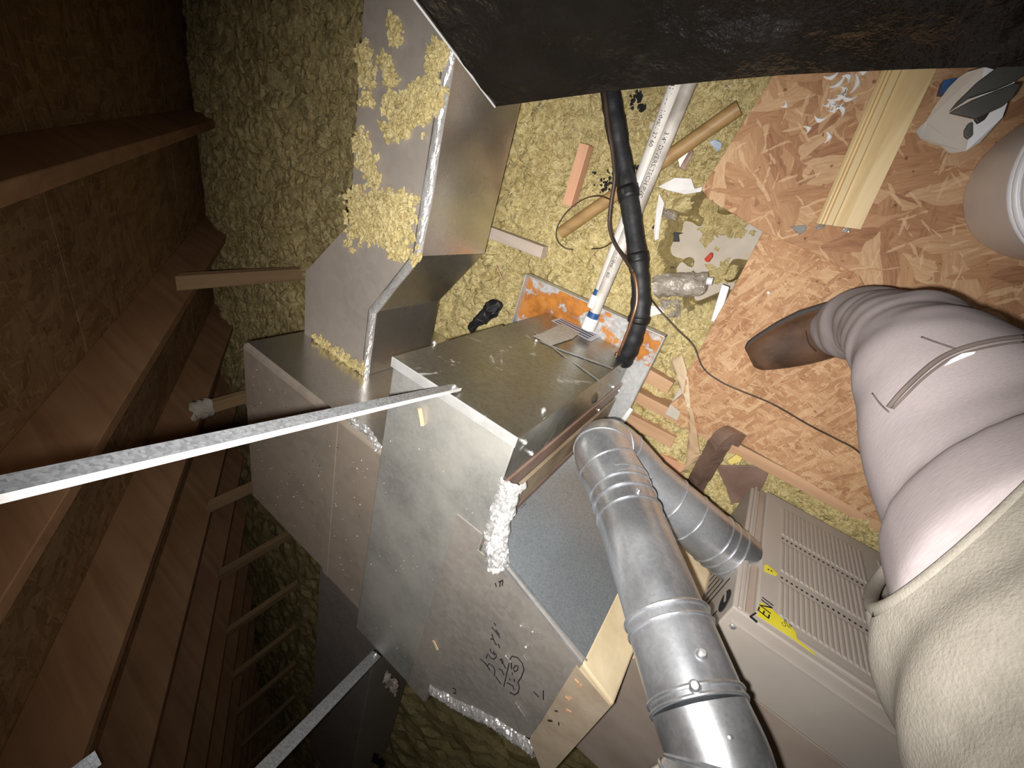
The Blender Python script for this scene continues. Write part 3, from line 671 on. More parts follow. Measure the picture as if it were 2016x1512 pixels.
# the parent door carries the furnace's inverse, so its own children need none beyond its world matrix
def childof(o, parent):
    o.parent = parent; o.matrix_parent_inverse = BASE['furnace'].inverted() @ BASE['furnace']; return o
MB().box(FX + .006, FX + .012, FY, FY + .006, .004, FZ).build('casing_lip', 'furnace_paint', fu, bevel=.001)
MB().box(FX + .018, FX + .0285, FY, FY + .003, .004, FZ - .004).build('door_groove', 'furnace_top', fu)
MB().box(.229, 1.0, FY + .004, FY + .0130, FZ - .012, FZ - .004).build('door_top_lip', 'furnace_paint', fu, bevel=.002)
yd = FY + .012
cols = ((.262, .418), (.446, .60), (.63, .79)); rows = ((.045, .150), (.172, .262), (.288, .372))
for ci, (a, b) in enumerate(cols):
    for (z0, z1) in rows:
        m = MB(); nn = 19; st = (b - a) / nn
        for k in range(nn):
            xa = a + k * st
            m.add([(xa, yd, z0), (xa, yd, z1), (xa + st * .9, yd, z1), (xa + st * .9, yd, z0), (xa + st * .15, yd + .0026, z0 + .006), (xa + st * .15, yd + .0026, z1 - .004), (xa + st * .6, yd + .0020, z1 - .004), (xa + st * .6, yd + .0020, z0 + .006)],
                  [(0, 1, 5, 4), (4, 5, 6, 7), (7, 6, 2, 3), (1, 2, 6, 5), (0, 4, 7, 3)])
        childof(m.build('louver_row', 'furnace_paint'), door)
    for zz in (.160, .278):
        m = MB(); nn = 19; st = (b - a) / nn
        for k in range(nn): m.tube([(a + (k + .4) * st, yd - .001, zz), (a + (k + .4) * st, yd + .0006, zz)], .0021, 8)
        childof(m.build('vent_holes', 'dark_gap'), door)
# louvres on the end of the casing
for k in range(9):
    z = .135 + k * .021
    MB().box(FX - .0006, FX + .001, FY - .030, FY - .132, z, z + .0042).build('side_louver', 'dark_gap', fu)
MB().box(FX - .0006, FX + .001, FY - .060, FY - .130, .362, .3655).build('side_louver', 'dark_gap', fu)
lc = at(1428, 1183, x=FX)
m = MB(); vs = [V(FX - .0008, lc.y + .020 * math.cos(a), lc.z + .022 * math.sin(a)) for a in np.linspace(0, 2 * math.pi, 28, endpoint=False)]
logo = m.prism(vs, (-.0006, 0, 0)).build('logo', 'ink', fu)
m = MB().prism([V(FX - .0016, lc.y - .004, lc.z - .020), V(FX - .0016, lc.y + .002, lc.z - .019), V(FX - .0016, lc.y + .006, lc.z + .006), V(FX - .0016, lc.y - .001, lc.z + .004)], (-.0004, 0, 0))
o = m.build('logo_slash', 'furnace_paint'); childof(o, logo)
screw(fu, at(1443, 1232, z=FZ), (0, 0, 1), .004)
# labels on the door
def ondoor(q, lift=.0006): p = at(*q, y=yd + .0028); return V(p.x, p.y + lift, p.z)
lab = MB().prism([ondoor(q) for q in ((1497, 1186), (1519, 1200), (1541, 1220), (1556, 1233), (1566, 1245), (1568, 1258), (1605, 1288), (1603, 1290), (1560, 1258), (1490, 1212))], (0, .0004, 0)).build('energy_label', 'yellow_label'); childof(lab, door)
o = letters('label_print', 'ENI', .026, ondoor((1512, 1222), .0014), (0.16, 0, -1), (-1, 0, -.16), 'ink', None, .0004); childof(o, lab)
o = letters('label_print', 'Com', .009, ondoor((1545, 1237), .0014), (0.16, 0, -1), (-1, 0, -.16), 'ink', None, .0004); childof(o, lab)
o = letters('label_print', 'Fu', .009, ondoor((1556, 1240), .0014), (0.16, 0, -1), (-1, 0, -.16), 'ink', None, .0004); childof(o, lab)
lab2 = MB().prism([ondoor(q) for q in ((1504, 1113), (1510, 1112), (1531, 1130), (1527, 1135), (1504, 1125))], (0, .0004, 0)).build('label_remnant', 'yellow_label'); childof(lab2, door)
m = MB()
for q in ((1512, 1122), (1518, 1125)):
    p = ondoor(q, .0013); m.box(p.x - .0014, p.x + .0014, p.y, p.y + .0003, p.z - .0014, p.z + .0014)
childof(m.build('label_print', 'ink'), lab2)
m = MB(); p = [ondoor(q, .0004) for q in ((1476, 1215), (1487, 1208))]; q2 = ondoor((1489, 1226), .0004)
m.bar(p[0] + V(0, .001, 0), p[1] + V(0, .001, 0), (.0012, 0, 0), (0, .001, 0)); m.bar(p[0] + V(0, .001, 0), q2 + V(0, .001, 0), (0, 0, .0012), (0, .001, 0))
childof(m.build('corner_mark', 'ink'), door)
MB().box(FX + .01, 1.0, FY - .030, FY - .024, FZ, FZ + .003).build('top_rib', 'furnace_paint', fu, bevel=.001)

# ------------------------------------------------------------------ flue pipe
flue = thing('flue_pipe', 'galvanised flue pipe rising in front of furnace, with adjustable elbows', 'flue pipe', (.2, -.53, .24))
r0 = .052
B0, B1 = V(.212, -.545, .240), V(-.015, -.470, .285)
A0, A1 = V(-.040, -.438, .390), V(.166, -.470, .628)
def autot(o): return autosmooth(o, .7)
autot(MB().tube([B0, B0.lerp(B1, .5), B1], r0, 40).build('pipe_section', 'galv_pipe', flue))
dA = (A1 - A0).normalized(); dB = (B1 - B0).normalized()
autot(MB().tube([A0, A1], [r0, r0], 44).build('pipe_section', 'galv_pipe', flue))
el = [B1, V(-.060, -.450, .288), V(-.090, -.432, .305), V(-.098, -.424, .335), V(-.080, -.428, .362), A0]
els = spline(el, 8); autot(MB().tube(els, r0 * 1.03, 40).build('elbow', 'galv_pipe', flue))
for i in (10, 18, 26, 34):
    autot(MB().ring(els[i], els[i + 1] - els[i - 1], r0 * 1.03, .0018).build('bead', 'galv_pipe', flue))
for f_, rr in ((.0, .002), (.05, .0014), (.12, .002), (.20, .0014)):
    autot(MB().ring(A0.lerp(A1, f_), dA, r0 * 1.02, rr).build('bead', 'galv_pipe', flue))
for f_, rr in ((.12, .0016), (.20, .0016), (.27, .0016), (.52, .0012), (.72, .0012)):
    autot(MB().ring(B0.lerp(B1, f_), dB, r0 * 1.01, rr).build('bead', 'galv_pipe', flue))
# collar near the top, then elbow turning away
C0 = A0.lerp(A1, .70); autot(MB().tube([C0, A1], r0 * 1.035, 44).build('pipe_collar', 'galv_pipe', flue))
for f_, rr in ((.70, .003), (.745, .0022), (.97, .0026), (.998, .0022)):
    autot(MB().ring(A0.lerp(A1, f_), dA, r0 * 1.045, rr).build('bead', 'galv_pipe', flue))
el2 = [A1, V(.200, -.480, .664), V(.202, -.505, .70), V(.182, -.545, .735), V(.160, -.575, .80), V(.130, -.60, .95), V(.125, -.61, 1.2)]
e2s = spline(el2, 8); autot(MB().tube(e2s, r0 * 1.03, 40).build('elbow', 'galv_pipe', flue))
for i in (8, 16, 24, 32): autot(MB().ring(e2s[i], e2s[i + 1] - e2s[i - 1], r0 * 1.035, .0024).build('bead', 'galv_pipe', flue))
def on_pipe(px, py, c, d, r):
    """front point of a pipe (axis c + t d, radius r) along the sight line of a pixel"""
    e = Vector(EYE); w = Vector((R.T @ np.array([px - 1008.0, py - 756.0, F])).tolist()).normalized()
    wp = w - d * w.dot(d); q = (e - c); qp = q - d * q.dot(d)
    a, b, k = wp.dot(wp), 2 * wp.dot(qp), qp.dot(qp) - r * r; D = max(b * b - 4 * a * k, 0)
    t = (-b - math.sqrt(D)) / (2 * a); p = e + w * t; n = (p - c) - d * (p - c).dot(d)
    return p, n.normalized()
for q in ((1380, 1288), (1368, 1352)):
    p, n = on_pipe(*q, A0, dA, r0 * 1.035)
    m = MB(); m.blob(p - n * .001, .007, (1, 1, 1), 0, ICO2); o = m.build('dimple', 'galv_pipe', flue, smooth=True)
    screw(flue, p + n * .004, n, .003)
for q in ((1168, 898), (1258, 966)):
    p, n = on_pipe(*q, A0, dA, r0 * 1.03); MB().blob(p, .004, (1, 1, 1), 0, ICO2).build('rivet', 'galv_pipe', flue, smooth=True)
p, n = on_pipe(1435, 1452, V(.190, -.480, .648), V(.04, -.12, .38).normalized(), r0 * 1.03)
MB().blob(p, .006, (1, 1, 1), 0, ICO2).build('dimple', 'galv_pipe', flue, smooth=True)

# ------------------------------------------------------------------ hanger straps
def strap(label, a, b, w, turn=0.0, thick=.0018, lip=.006, bolt=True):
    a, b = Vector(a), Vector(b); th = thing('hanger_strap', label, 'metal strap', a, 'galvanised hanger straps')
    ax = (b - a).normalized(); mid = a.lerp(b, .5); vw = (Vector(EYE) - a.lerp(b, .35)).normalized()
    wv = ax.cross(vw).normalized(); nv = wv.cross(ax).normalized()
    if turn: 
        rm_ = Matrix.Rotation(turn, 3, ax); wv = rm_ @ wv; nv = rm_ @ nv
    MB().bar(a, b, wv * w * .5, nv * thick * .5).build('strap_face', 'galv_strap', th)
    if lip:
        s = -1 if (R[1] @ np.array(wv)) < 0 else 1
        q = wv * (w * .5 * s)
        MB().bar(a + q + nv * lip * .5, b + q + nv * lip * .5, wv * .0009, nv * lip * .5).build('strap_lip', 'white_edge', th)
    if bolt: screw(th, a + ax * .008 + nv * .001, nv, .003)
    return th
def hang(a, b, zroof=None):
    a, b = Vector(a), Vector(b); d = b - a
    t = (RC + SL * a.x - .0 - a.z) / (d.z - SL * d.x); return a + d * t
s1a, s1b = V(-.316, -.338, .540), V(-.255, -.207, .995)
strap('galvanised angle strap screwed to the front top edge of the coil cabinet', s1a, hang(s1a, s1b), .0175, .75, lip=.005)
s2a, s2b = V(-.352, -1.180, .560), V(-.290, -.985, .870)
strap('flat galvanised strap rising from the back edge of the coil cabinet', s2a, hang(s2a, s2b), .026, .3, lip=0)
s3a = V(-.545, -1.085, 1.02)
strap('short galvanised strap with a cut end hanging from the rafters', s3a, V(-.545, -1.085, RC + SL * -.545), .026, 0, .003, lip=0, bolt=False)

# ------------------------------------------------------------------ black wrapped duct above the pipes
bd = thing('wrapped_duct', 'big duct wrapped in glossy black film, hanging over the drain pipes', 'air duct', (-.42, .05, .45))
bot = [at(975, 210, z=.45), at(1200, 180, z=.45), at(1400, 160, z=.45), at(1550, 147, z=.45), at(1800, 136, z=.45), at(2016, 131, z=.45)]
dd = (bot[-1] - bot[-2]).normalized(); bot.append(bot[-1] + dd * .5)
upv = (V(-.436, .109, .601) - V(-.422, .049, .45)).normalized() * .5
e1 = (bot[5] - bot[0]).normalized(); bk = e1.cross(upv).normalized(); bk = bk if bk.y > 0 else -bk
NX, NY = 90, 26
def face(u, v, depth=0.0):
    i = u * (len(bot) - 1); k = int(min(i, len(bot) - 2)); q = bot[k].lerp(bot[k + 1], i - k)
    p = q + upv * v
    w = .004 * noise.noise(V(p.x * 9, p.z * 22, 3)) + .0030 * noise.noise(V(p.x * 40 + p.z * 30, p.z * 40, 8)) + .0012 * noise.noise(V(p.x * 110, p.z * 90, 4))
    return p + bk * (w * min(1, v * 12)) + bk * depth
m = MB().grid(lambda u, v: face(u, v), NX, NY); n0 = len(m.v)
m.grid(lambda u, v: face(u, v, .30), NX, 2)
o = m.build('film_face', 'black_film', bd, smooth=True)
q = [face(0, 0), face(0, 1), face(0, 1, .3), face(0, 0, .3)]
MB().prism(q, e1 * .003).build('end_cap', 'black_film', bd)
MB().add([face(u, 0, d) for u in np.linspace(0, 1, 30) for d in (0, .3)], [(2 * i, 2 * i + 1, 2 * i + 3, 2 * i + 2) for i in range(29)]).build('bottom_face', 'black_film', bd)
MB().add([face(u, 1, d) for u in np.linspace(0, 1, 30) for d in (0, .3)], [(2 * i, 2 * i + 1, 2 * i + 3, 2 * i + 2) for i in range(29)]).build('top_face', 'black_film', bd)
MB().bar(face(0, -.0) - bk * .001, face(0, 1.0) - bk * .001, e1 * .0008, bk * .0008).build('foil_edge', 'white_edge', bd)

# ------------------------------------------------------------------ refrigerant line set, drain pipes, wires
ls = thing('refrigerant_line', 'black foam-insulated refrigerant line with thin copper tube, curving to the coil cabinet', 'pipe', (-.2, -.33, .06))
lp = [at(1228, 712, z=.07), at(1238, 690, z=.09), at(1252, 650, z=.10), at(1260, 610, z=.10), at(1261, 560, z=.09), at(1254, 500, z=.08), at(1246, 440, z=.07), at(1234, 360, z=.06), at(1218, 280, z=.06), at(1204, 200, z=.06), at(1190, 110, z=.06)]
pp = spline(lp, 10)
rr = [.0195 + .0022 * noise.noise(V(i * .35, 0, 0)) + (.0015 if (i // 9) % 2 else 0) for i in range(len(pp))]
MB().tube(pp, rr, 24).build('foam_sleeve', 'black_foam', ls, smooth=True)
cp = [at(1217, 700, z=.11), at(1228, 672, z=.125), at(1244, 630, z=.13), at(1254, 590, z=.128), at(1250, 545, z=.12), at(1232, 512, z=.11), at(1211, 480, z=.09), at(1200, 445, z=.08), at(1203, 400, z=.08), at(1210, 350, z=.085), at(1206, 300, z=.085), at(1196, 230, z=.085), at(1188, 160, z=.085)]
cpp = spline(cp, 8); n1 = 34
MB().tube(cpp[:n1 + 1], .0035, 10).build('copper_tube', 'copper', ls, smooth=True)
MB().tube(cpp[n1:], .0042, 10).build('copper_sleeve', 'cable', ls, smooth=True)
m = MB()
for k in range(3): m.blob(at(1216 + k * 5, 697 + k * 4, z=.06), .007, (1, 1, 1), .2)
m.build('brass_fitting', 'copper', ls, smooth=True)
for f_ in (24, 47, 66): MB().tube(pp[f_:f_ + 4], .0235, 20).build('tape_wrap', 'black', ls, smooth=True)

def pipe(label, a, b, zc, r, mat, texts, end=None):
    A, Bq = at(*a, z=zc), at(*b, z=zc); th = thing('drain_pipe', label, 'pipe', A, 'plastic drain pipes')
    autosmooth(MB().tube([A, Bq], r, 24).build('pipe', mat, th)); d = (Bq - A).normalized(); sd = V(d.y, -d.x, 0)
    autosmooth(MB().tube([A - d * .010, A + d * .022], r * 1.35, 24).build('coupling', 'pvc_white', th))
    autosmooth(MB().tube([A + d * .022, A + d * .036], r * 1.06, 24).build('primer_band', 'blue_primer', th))
    for (txt, q, sz) in texts:
        o = at(*q, z=zc + r); o = A + d * (o - A).dot(d)
        letters('pipe_print', txt, sz, o, -d, V(d.y, -d.x, 0), 'ink', th, .0004, wrap=r)
    return th
pipe('white drain pipe with printed lettering, joined to the coil cabinet front', (1160, 640), (1380, 110), .052, .0135, 'pvc_dirty', [('3/4" DIVERSITECH PVC 1120 SDR 21', (1325, 262), .0125), ('- - 1/dval / 60', (1228, 496), .012)])
pipe('white drain pipe lying alongside, farther from the leg, above the pan edge', (1172, 598), (1350, 110), .047, .0135, 'pvc', [('2241 |  - -  1/dval / 27 60', (1343, 150), .012)])

wire = thing('thin_wire', 'thin dark wire running from the black line across the deck', 'wire', at(1270, 580, z=.03))
MB().tube(spline([at(1266, 560, z=.06), at(1276, 582, z=.03), at(1300, 612, z=.0), at(1335, 650, z=.0), at(1365, 680, z=.005), at(1385, 725, z=.006), at(1420, 752, z=.006), at(1460, 770, z=.006), at(1520, 795, z=.006), at(1590, 835, z=.006), at(1650, 866, z=.006), at(1685, 885, z=.006), at(1705, 910, z=.006), at(1720, 960, z=.006)], 8), .0018, 8).build('wire_run', 'cable', wire, smooth=True)
loop = thing('thin_wire', 'thin dark wire coiled in an open loop on the yellow insulation', 'wire', at(1100, 440, z=0))
MB().tube(spline([at(1207, 395, z=.05), at(1180, 386, z=.03), at(1150, 392, z=.02), at(1118, 415, z=.015), at(1098, 445, z=.012), at(1096, 470, z=.010), at(1110, 487, z=.008), at(1128, 492, z=-.002)], 8), .0015, 8).build('wire_run', 'cable', loop, smooth=True)
MB().tube(spline([at(1165, 490, z=-.002), at(1185, 488, z=.02), at(1204, 478, z=.06)], 6), .0015, 8).build('wire_end', 'cable', loop, smooth=True)

# ------------------------------------------------------------------ timber and scraps
def stick(name, label, a, b, w, h, mat, z0, cat='wood scrap', parent=None, group=None, ends=None):
    A, Bq = at(*a, z=z0), at(*b, z=z0); d = (Bq - A).normalized(); s = V(-d.y, d.x, 0)
    o = MB().bar(A, Bq, s * w * .5, V(0, 0, h * .5)).build(name, mat, None, bevel=.0015); tag(o, label, cat, group); return o
pl = thing('wooden_pole', 'round brown wooden pole lying half under the white drain pipe', 'wooden pole', at(1100, 460, z=.0))
P0, P1 = at(1105, 458, z=.0), at(1455, 212, z=.015)
autosmooth(MB().tube([P0, P0.lerp(P1, .5), P1], [.0155, .0150, .0145], 20).build('shaft', 'pole_wood', pl))
stick('wood_block', 'reddish cut lumber block lying on insulation beside the foil duct', (1120, 405), (1155, 285), .026, .03, 'red_wood', .0)
stick('wood_block', 'weathered grey white lumber block sticking out beneath the foil duct', (940, 447), (1072, 497), .030, .03, 'grey_wood', .01)
stick('wood_block', 'short tan lumber block beside the right edge of the rusty pan', (1275, 735), (1322, 762), .034, .03, 'stud_wood', -.03)
stick('wood_block', 'tan lumber block with dark cut end below the rusty pan corner', (1240, 822), (1328, 868), .034, .03, 'stud_wood', -.035)
stick('wood_block', 'small broken board near the flue pipe elbow', (1290, 905), (1345, 930), .05, .012, 'red_wood', -.03)
stick('wood_splinter', 'pale splinter of wood on insulation above the coil cabinet', (978, 525), (990, 552), .004, .004, 'stud_wood', .01, 'splinter')
# door casing trim on the deck
tb = thing('casing_trim', 'pale pine moulding strip with long grooves lying on the deck', 'trim board', at(1640, 440, z=.015))
ta, tb_ = at(1648, 446, z=.02), at(1790, 130, z=.02)
d = (tb_ - ta).normalized(); s = V(d.y, -d.x, 0); s = s if s.x > 0 else -s
ta = ta; tb_ = ta + d * .8
prof = [(-.033, 0), (-.033, .014), (-.029, .017), (-.026, .017), (-.024, .013), (-.021, .013), (-.019, .018), (-.009, .018), (-.007, .014), (-.003, .014), (.010, .019), (.033, .022), (.033, 0)]
vs = [ta + s * a + V(0, 0, b - .004) for a, b in prof] + [tb_ + s * a + V(0, 0, b - .004) for a, b in prof]; n = len(prof)
MB().add(vs, [tuple(range(n)), tuple(range(n, 2 * n))[::-1]] + [(i, (i + 1) % n, n + (i + 1) % n, n + i) for i in range(n)]).build('moulding', 'pine', tb)
o = MB()
for a in (-.028, .012): 
    c = ta + s * a - d * .004 + V(0, 0, .006); o.blob(c, .004, (1, 1, 1), .4); o.blob(c + s * .006, .004, (1, 1, 1), .4)
o.build('staple', 'screw_metal', tb)
# white curled shavings
ch = [(1638, 152, 20, .6), (1652, 165, 22, 1.0), (1664, 178, 12, 2.0), (1688, 165, 24, 1.8), (1655, 192, 22, .9), (1668, 196, 20, 0), (1640, 203, 16, 2.2), (1648, 212, 14, .3), (1662, 184, 14, 1.2), (1660, 215, 18, 2.5), (1642, 218, 12, .9), (1672, 150, 14, 2.6), (1613, 237, 18, 0.1), (1593, 253, 12, 2.3), (1633, 270, 16, 1.9), (1547, 209, 9, 1.2), (1630, 208, 9, 1.0), (1700, 143, 14, .4)]
SHV = {3: 'long curled white shaving nearest the pine moulding', 12: 'single white shaving lying just left of the main heap of shavings', 13: 'small white shaving lower left of the heap of shavings', 14: 'lowest white shaving, apart from the heap', 15: 'leftmost tiny white shaving on the deck, far from the heap', 17: 'topmost white shaving by the black wrapped duct', 0: 'upper left curled white shaving of the heap'}
for si, (x, y, L, a) in enumerate(ch):
    c = at(x, y, z=.018); u = V(math.cos(a), math.sin(a), 0) * (L * .00055); w = V(-math.sin(a), math.cos(a), 0) * .0038
    m = MB(); m.grid(lambda p, q: c + u * (p * 2 - 1) + w * ((q * 2 - 1) * (1 - .6 * abs(p * 2 - 1)) + 1.6 * (p * 2 - 1) ** 2) + V(0, 0, .003 * (1 - (q * 2 - 1) ** 2)), 8, 3)
    tag(m.build('shaving', 'paint_chip'), SHV.get(si, 'curled white shaving in the middle of the heap left of the pine moulding'), 'shaving', 'white shavings on the deck')
# white drywall paper scraps and plaster board pieces
def flake(name, label, pix, z0, mat, th=.004, cat='drywall scrap', curl=.006):
    m = MB(); P = [at(*q, z=z0) + V(0, 0, curl * noise.noise(V(q[0] * .05, q[1] * .05, 1))) for q in pix]
    tag(m.prism(P, (0, 0, th)).build(name, mat, None, bevel=.001), label, cat)
flake('drywall_scrap', 'white broken drywall scrap touching the corner of the upper deck board', [(1296, 368), (1330, 350), (1362, 352), (1368, 372), (1388, 366), (1380, 378), (1350, 383), (1318, 376)], -.02, 'drywall_white')
flake('paper_scrap', 'tall curled white paper scrap between drain pipe and bare plaster', [(1298, 380), (1308, 400), (1300, 440), (1298, 470), (1290, 474), (1287, 455), (1292, 415)], -.025, 'drywall_white', .002, 'paper scrap')
flake('paper_scrap', 'white paper scrap under the black line near the pan corner', [(1268, 620), (1278, 600), (1300, 604), (1310, 615), (1285, 622), (1270, 632)], -.03, 'drywall_white', .003, 'paper scrap')
flake('blue_scrap', 'small pale blue scrap on the insulation near the deck edge', [(1396, 280), (1408, 274), (1422, 282), (1420, 292), (1412, 300), (1405, 290)], -.02, 'blue_scrap', .003, 'scrap')
flake('paper_scrap', 'dark brown folded card half buried beside the wooden pole', [(1335, 315), (1360, 292), (1366, 300), (1348, 336), (1338, 330)], -.02, 'brown_tape', .003, 'paper scrap')
flake('paper_scrap', 'tiny pale tag beside the upper end of the drain pipes', [(1278, 252), (1284, 240), (1294, 240), (1294, 252), (1288, 262)], .0, 'drywall', .006, 'tag')
flake('wood_chip', 'small white chip on the deck left of the boot', [(1509, 576), (1513, 573), (1517, 576), (1513, 580)], .002, 'paint_chip', .003, 'chip', 0)
flake('grey_scrap', 'small grey scrap beside the lower end of the pine moulding', [(1556, 446), (1586, 443), (1588, 452), (1574, 462)], .016, 'tool_grey', .001, 'scrap', 0)
flake('yellow_scrap', 'small yellow foam scrap beside the foil-taped bar', [(1432, 905), (1450, 893), (1462, 900), (1458, 906), (1440, 912)], -.01, 'yellow_foam', .006, 'foam scrap')
# two small flat black pieces lying on the plaster
for i, pix in enumerate(([(1319, 456), (1346, 459), (1336, 462), (1338, 476), (1326, 476), (1327, 463)], [(1304, 522), (1328, 527), (1316, 529), (1315, 521), (1319, 512), (1314, 516)])):
    flake('black_bracket', ('small black bracket lying on the bare plaster, nearer the deck corner', 'small black bracket lying on the bare plaster, next to the plastic bottle')[i], pix, -.10, 'black', .004, 'bracket', 0)
o = MB().tube([at(1392, 512, z=-.09), at(1398, 505, z=-.085), at(1400, 500, z=-.08)], [.007, .006, .004], 10).build('wire_nut', 'red_plastic'); tag(o, 'red plastic wire nut on the bare plaster', 'wire nut')
# crumpled clear bottle
bt = thing('plastic_bottle', 'crumpled clear plastic bottle lying on the bare plaster', 'bottle', at(1330, 560, z=-.06))
bp = [at(1290, 566, z=-.05), at(1305, 562, z=-.05), at(1335, 560, z=-.05), at(1360, 561, z=-.05), at(1375, 558, z=-.05), at(1384, 552, z=-.05), at(1392, 553, z=-.05)]
bpp = spline(bp, 8); m = MB(); m.tube(bpp, [(.028 if i < 30 else .028 - .0011 * (i - 30)) for i in range(len(bpp))], 28)
m.v = [tuple(Vector(q) + V(*q) * 0 + Vector((noise.noise(V(q[0] * 70, q[1] * 70, q[2] * 70)), noise.noise(V(q[1] * 70, q[2] * 70, q[0] * 70)), noise.noise(V(q[2] * 80, q[0] * 60, q[1] * 60)))) * .006) for q in m.v]
m.build('bottle_body', 'clear_bag', bt)
MB().tube([bp[-1], bp[-1] + (bp[-1] - bp[-2]).normalized() * .012], .009, 12).build('bottle_cap', 'white_plastic', bt)
m = MB(); m.grid(lambda u, v: at(1300 + u * 40, 590 + v * 35, z=-.04) + V(0, 0, .012 * noise.noise(V(u * 6, v * 6, 4)) + .006 * noise.noise(V(u * 14, v * 15, 2))), 16, 12)
tag(m.build('plastic_film', 'clear_bag'), 'crumpled clear plastic film below the bottle beside the wire', 'plastic film')
m = MB(); m.grid(lambda u, v: at(1305 + u * 28, 398 + v * 35, z=-.05) + V(0, 0, .014 * noise.noise(V(u * 7, v * 6, 9)) + .006 * noise.noise(V(u * 17, v * 15, 2))), 14, 14)
tag(m.build('plastic_film', 'clear_bag'), 'crumpled clear plastic film above the black brackets', 'plastic film')
# short white plastic tube
wt = thing('plastic_tube', 'short white plastic channel lying along the deck edge', 'plastic channel', at(1400, 640, z=-.03))
a, b = at(1407, 634, z=-.03), at(1429, 562, z=-.03)
MB().bar(a, b, V(.0085, 0, 0), V(0, 0, .005)).build('channel_body', 'white_bright', wt, bevel=.002)
dd_ = (b - a).normalized()
for f_ in (.07, .93): MB().bar(a.lerp(b, f_ - .02), a.lerp(b, f_ + .02), V(.0075, 0, 0), V(0, 0, .0062)).build('channel_end', 'white_plastic', wt, bevel=.001)
# kraft paper strip, twisted
kp = thing('paper_strip', 'twisted brown kraft paper strip hanging from the deck edge', 'paper strip', at(1345, 760, z=-.02))
def ribbon(name, L, Rr, mat, n=12, amp=.004):
    l, r = spline([at(*q[:2], z=q[2]) for q in L], n), spline([at(*q[:2], z=q[2]) for q in Rr], n); m = MB()
    vs = [];  k = len(l)
    for i in range(k):
        for j in range(5): vs.append(l[i].lerp(r[i], j / 4) + V(0, 0, amp * noise.noise(V(i * .3, j, 2))))
    m.add(vs, [(i * 5 + j, (i + 1) * 5 + j, (i + 1) * 5 + j + 1, i * 5 + j + 1) for i in range(k - 1) for j in range(4)])
    o = m.build(name, mat, kp, smooth=True); sm = o.modifiers.new('thick', 'SOLIDIFY'); sm.thickness = .0012; return o
ribbon('upper_strip', [(1320, 712, -.01), (1332, 745, -.005), (1348, 790, .004), (1353, 810, .012)], [(1343, 700, .0), (1354, 740, .002), (1358, 785, .006), (1360, 808, .012)], 'kraft_pale')
ribbon('lower_strip', [(1355, 805, .012), (1357, 830, .01), (1353, 880, .0), (1345, 925, -.01), (1312, 945, -.02)], [(1363, 803, .012), (1370, 840, .01), (1378, 890, .0), (1380, 898, -.01), (1322, 948, -.02)], 'kraft')
ribbon('folded_end', [(1318, 712, -.012), (1328, 705, -.014), (1340, 698, -.012)], [(1322, 720, -.012), (1335, 700, -.012), (1352, 690, -.012)], 'kraft')
# foil-taped bar
tbw = thing('taped_bar', 'bar wrapped in brown foil tape, running from the deck edge under the flue pipe', 'taped bar', at(1420, 860, z=0))
pts = [at(1452, 862, z=.004), at(1432, 858, z=.030), at(1415, 875, z=.032), at(1398, 905, z=.010), at(1372, 950, z=-.02), at(1352, 985, z=-.05)]
l = spline(pts, 6); m = MB(); m.tube(l, .0235, 4, up=(0, .7, .7)); m.v = [tuple(Vector(q) + Vector((noise.noise(V(q[0] * 50, q[1] * 50, 1)), noise.noise(V(q[0] * 50, q[1] * 50, 5)), noise.noise(V(q[1] * 60, q[2] * 50, 9)))) * .003) for q in m.v]
m.build('tape_wrap', 'brown_tape', tbw, bevel=.004)
flake('cardboard_piece', 'dusty brown cardboard piece by the furnace end, over insulation', [(1410, 915), (1520, 915), (1500, 960), (1470, 985), (1440, 990), (1430, 960)], -.025, 'brown_tape', .004, 'cardboard')
flake('paper_scrap', 'white printed tag at the lower corner of the rusty pan', [(1222, 826), (1240, 802), (1247, 806), (1230, 832)], .024, 'white_edge', .002, 'tag', 0)
# black brush-like scrap left of the pan
bg = thing('foam_scrap', 'torn black foam tube scrap between the foil duct and coil cabinet', 'foam scrap', at(955, 620, z=.02))
A, Bq = at(925, 648, z=.05), at(982, 598, z=.05); m = MB().tube(spline([A, A.lerp(Bq, .5) + V(0, 0, .004), Bq], 6), [.010, .013, .012, .014, .015, .014, .017, .018, .021, .022, .024, .020, .010], 18)
m.v = [tuple(Vector(q) + Vector((noise.noise(V(*q) * 60), noise.noise(V(*q) * 60 + V(7, 0, 0)), noise.noise(V(*q) * 60 + V(0, 9, 0)))) * .010 + Vector((noise.noise(V(*q) * 170), noise.noise(V(*q) * 170 + V(3, 0, 0)), 0)) * .006) for q in m.v]
m.build('foam_body', 'black_foam', bg)
# black crumbs along the refrigerant line (uncountable)
m = MB()
for (cx, cy, n, sp, r) in ((1246, 184, 14, 6, .0045), (1236, 201, 3, 2, .004), (1255, 207, 4, 3, .005), (1190, 358, 26, 9, .0035), (1205, 335, 8, 6, .003), (1250, 325, 10, 7, .004), (1160, 335, 2, 2, .004), (1197, 335, 4, 6, .004), (1280, 446, 3, 1.5, .004), (1262, 342, 2, 2, .004), (1180, 372, 10, 8, .0025)):
    for _ in range(n):
        q = at(cx + random.gauss(0, sp), cy + random.gauss(0, sp), z=-.02); m.blob((q.x, q.y, ins_h(q.x, q.y) + .006), r * random.uniform(.6, 1.3), (1, 1, .8), .4, ICO0)
tag(m.build('foam_crumbs', 'crumb', kind='stuff'), 'black foam crumbs scattered on insulation along the refrigerant line', 'crumbs', kind='stuff')
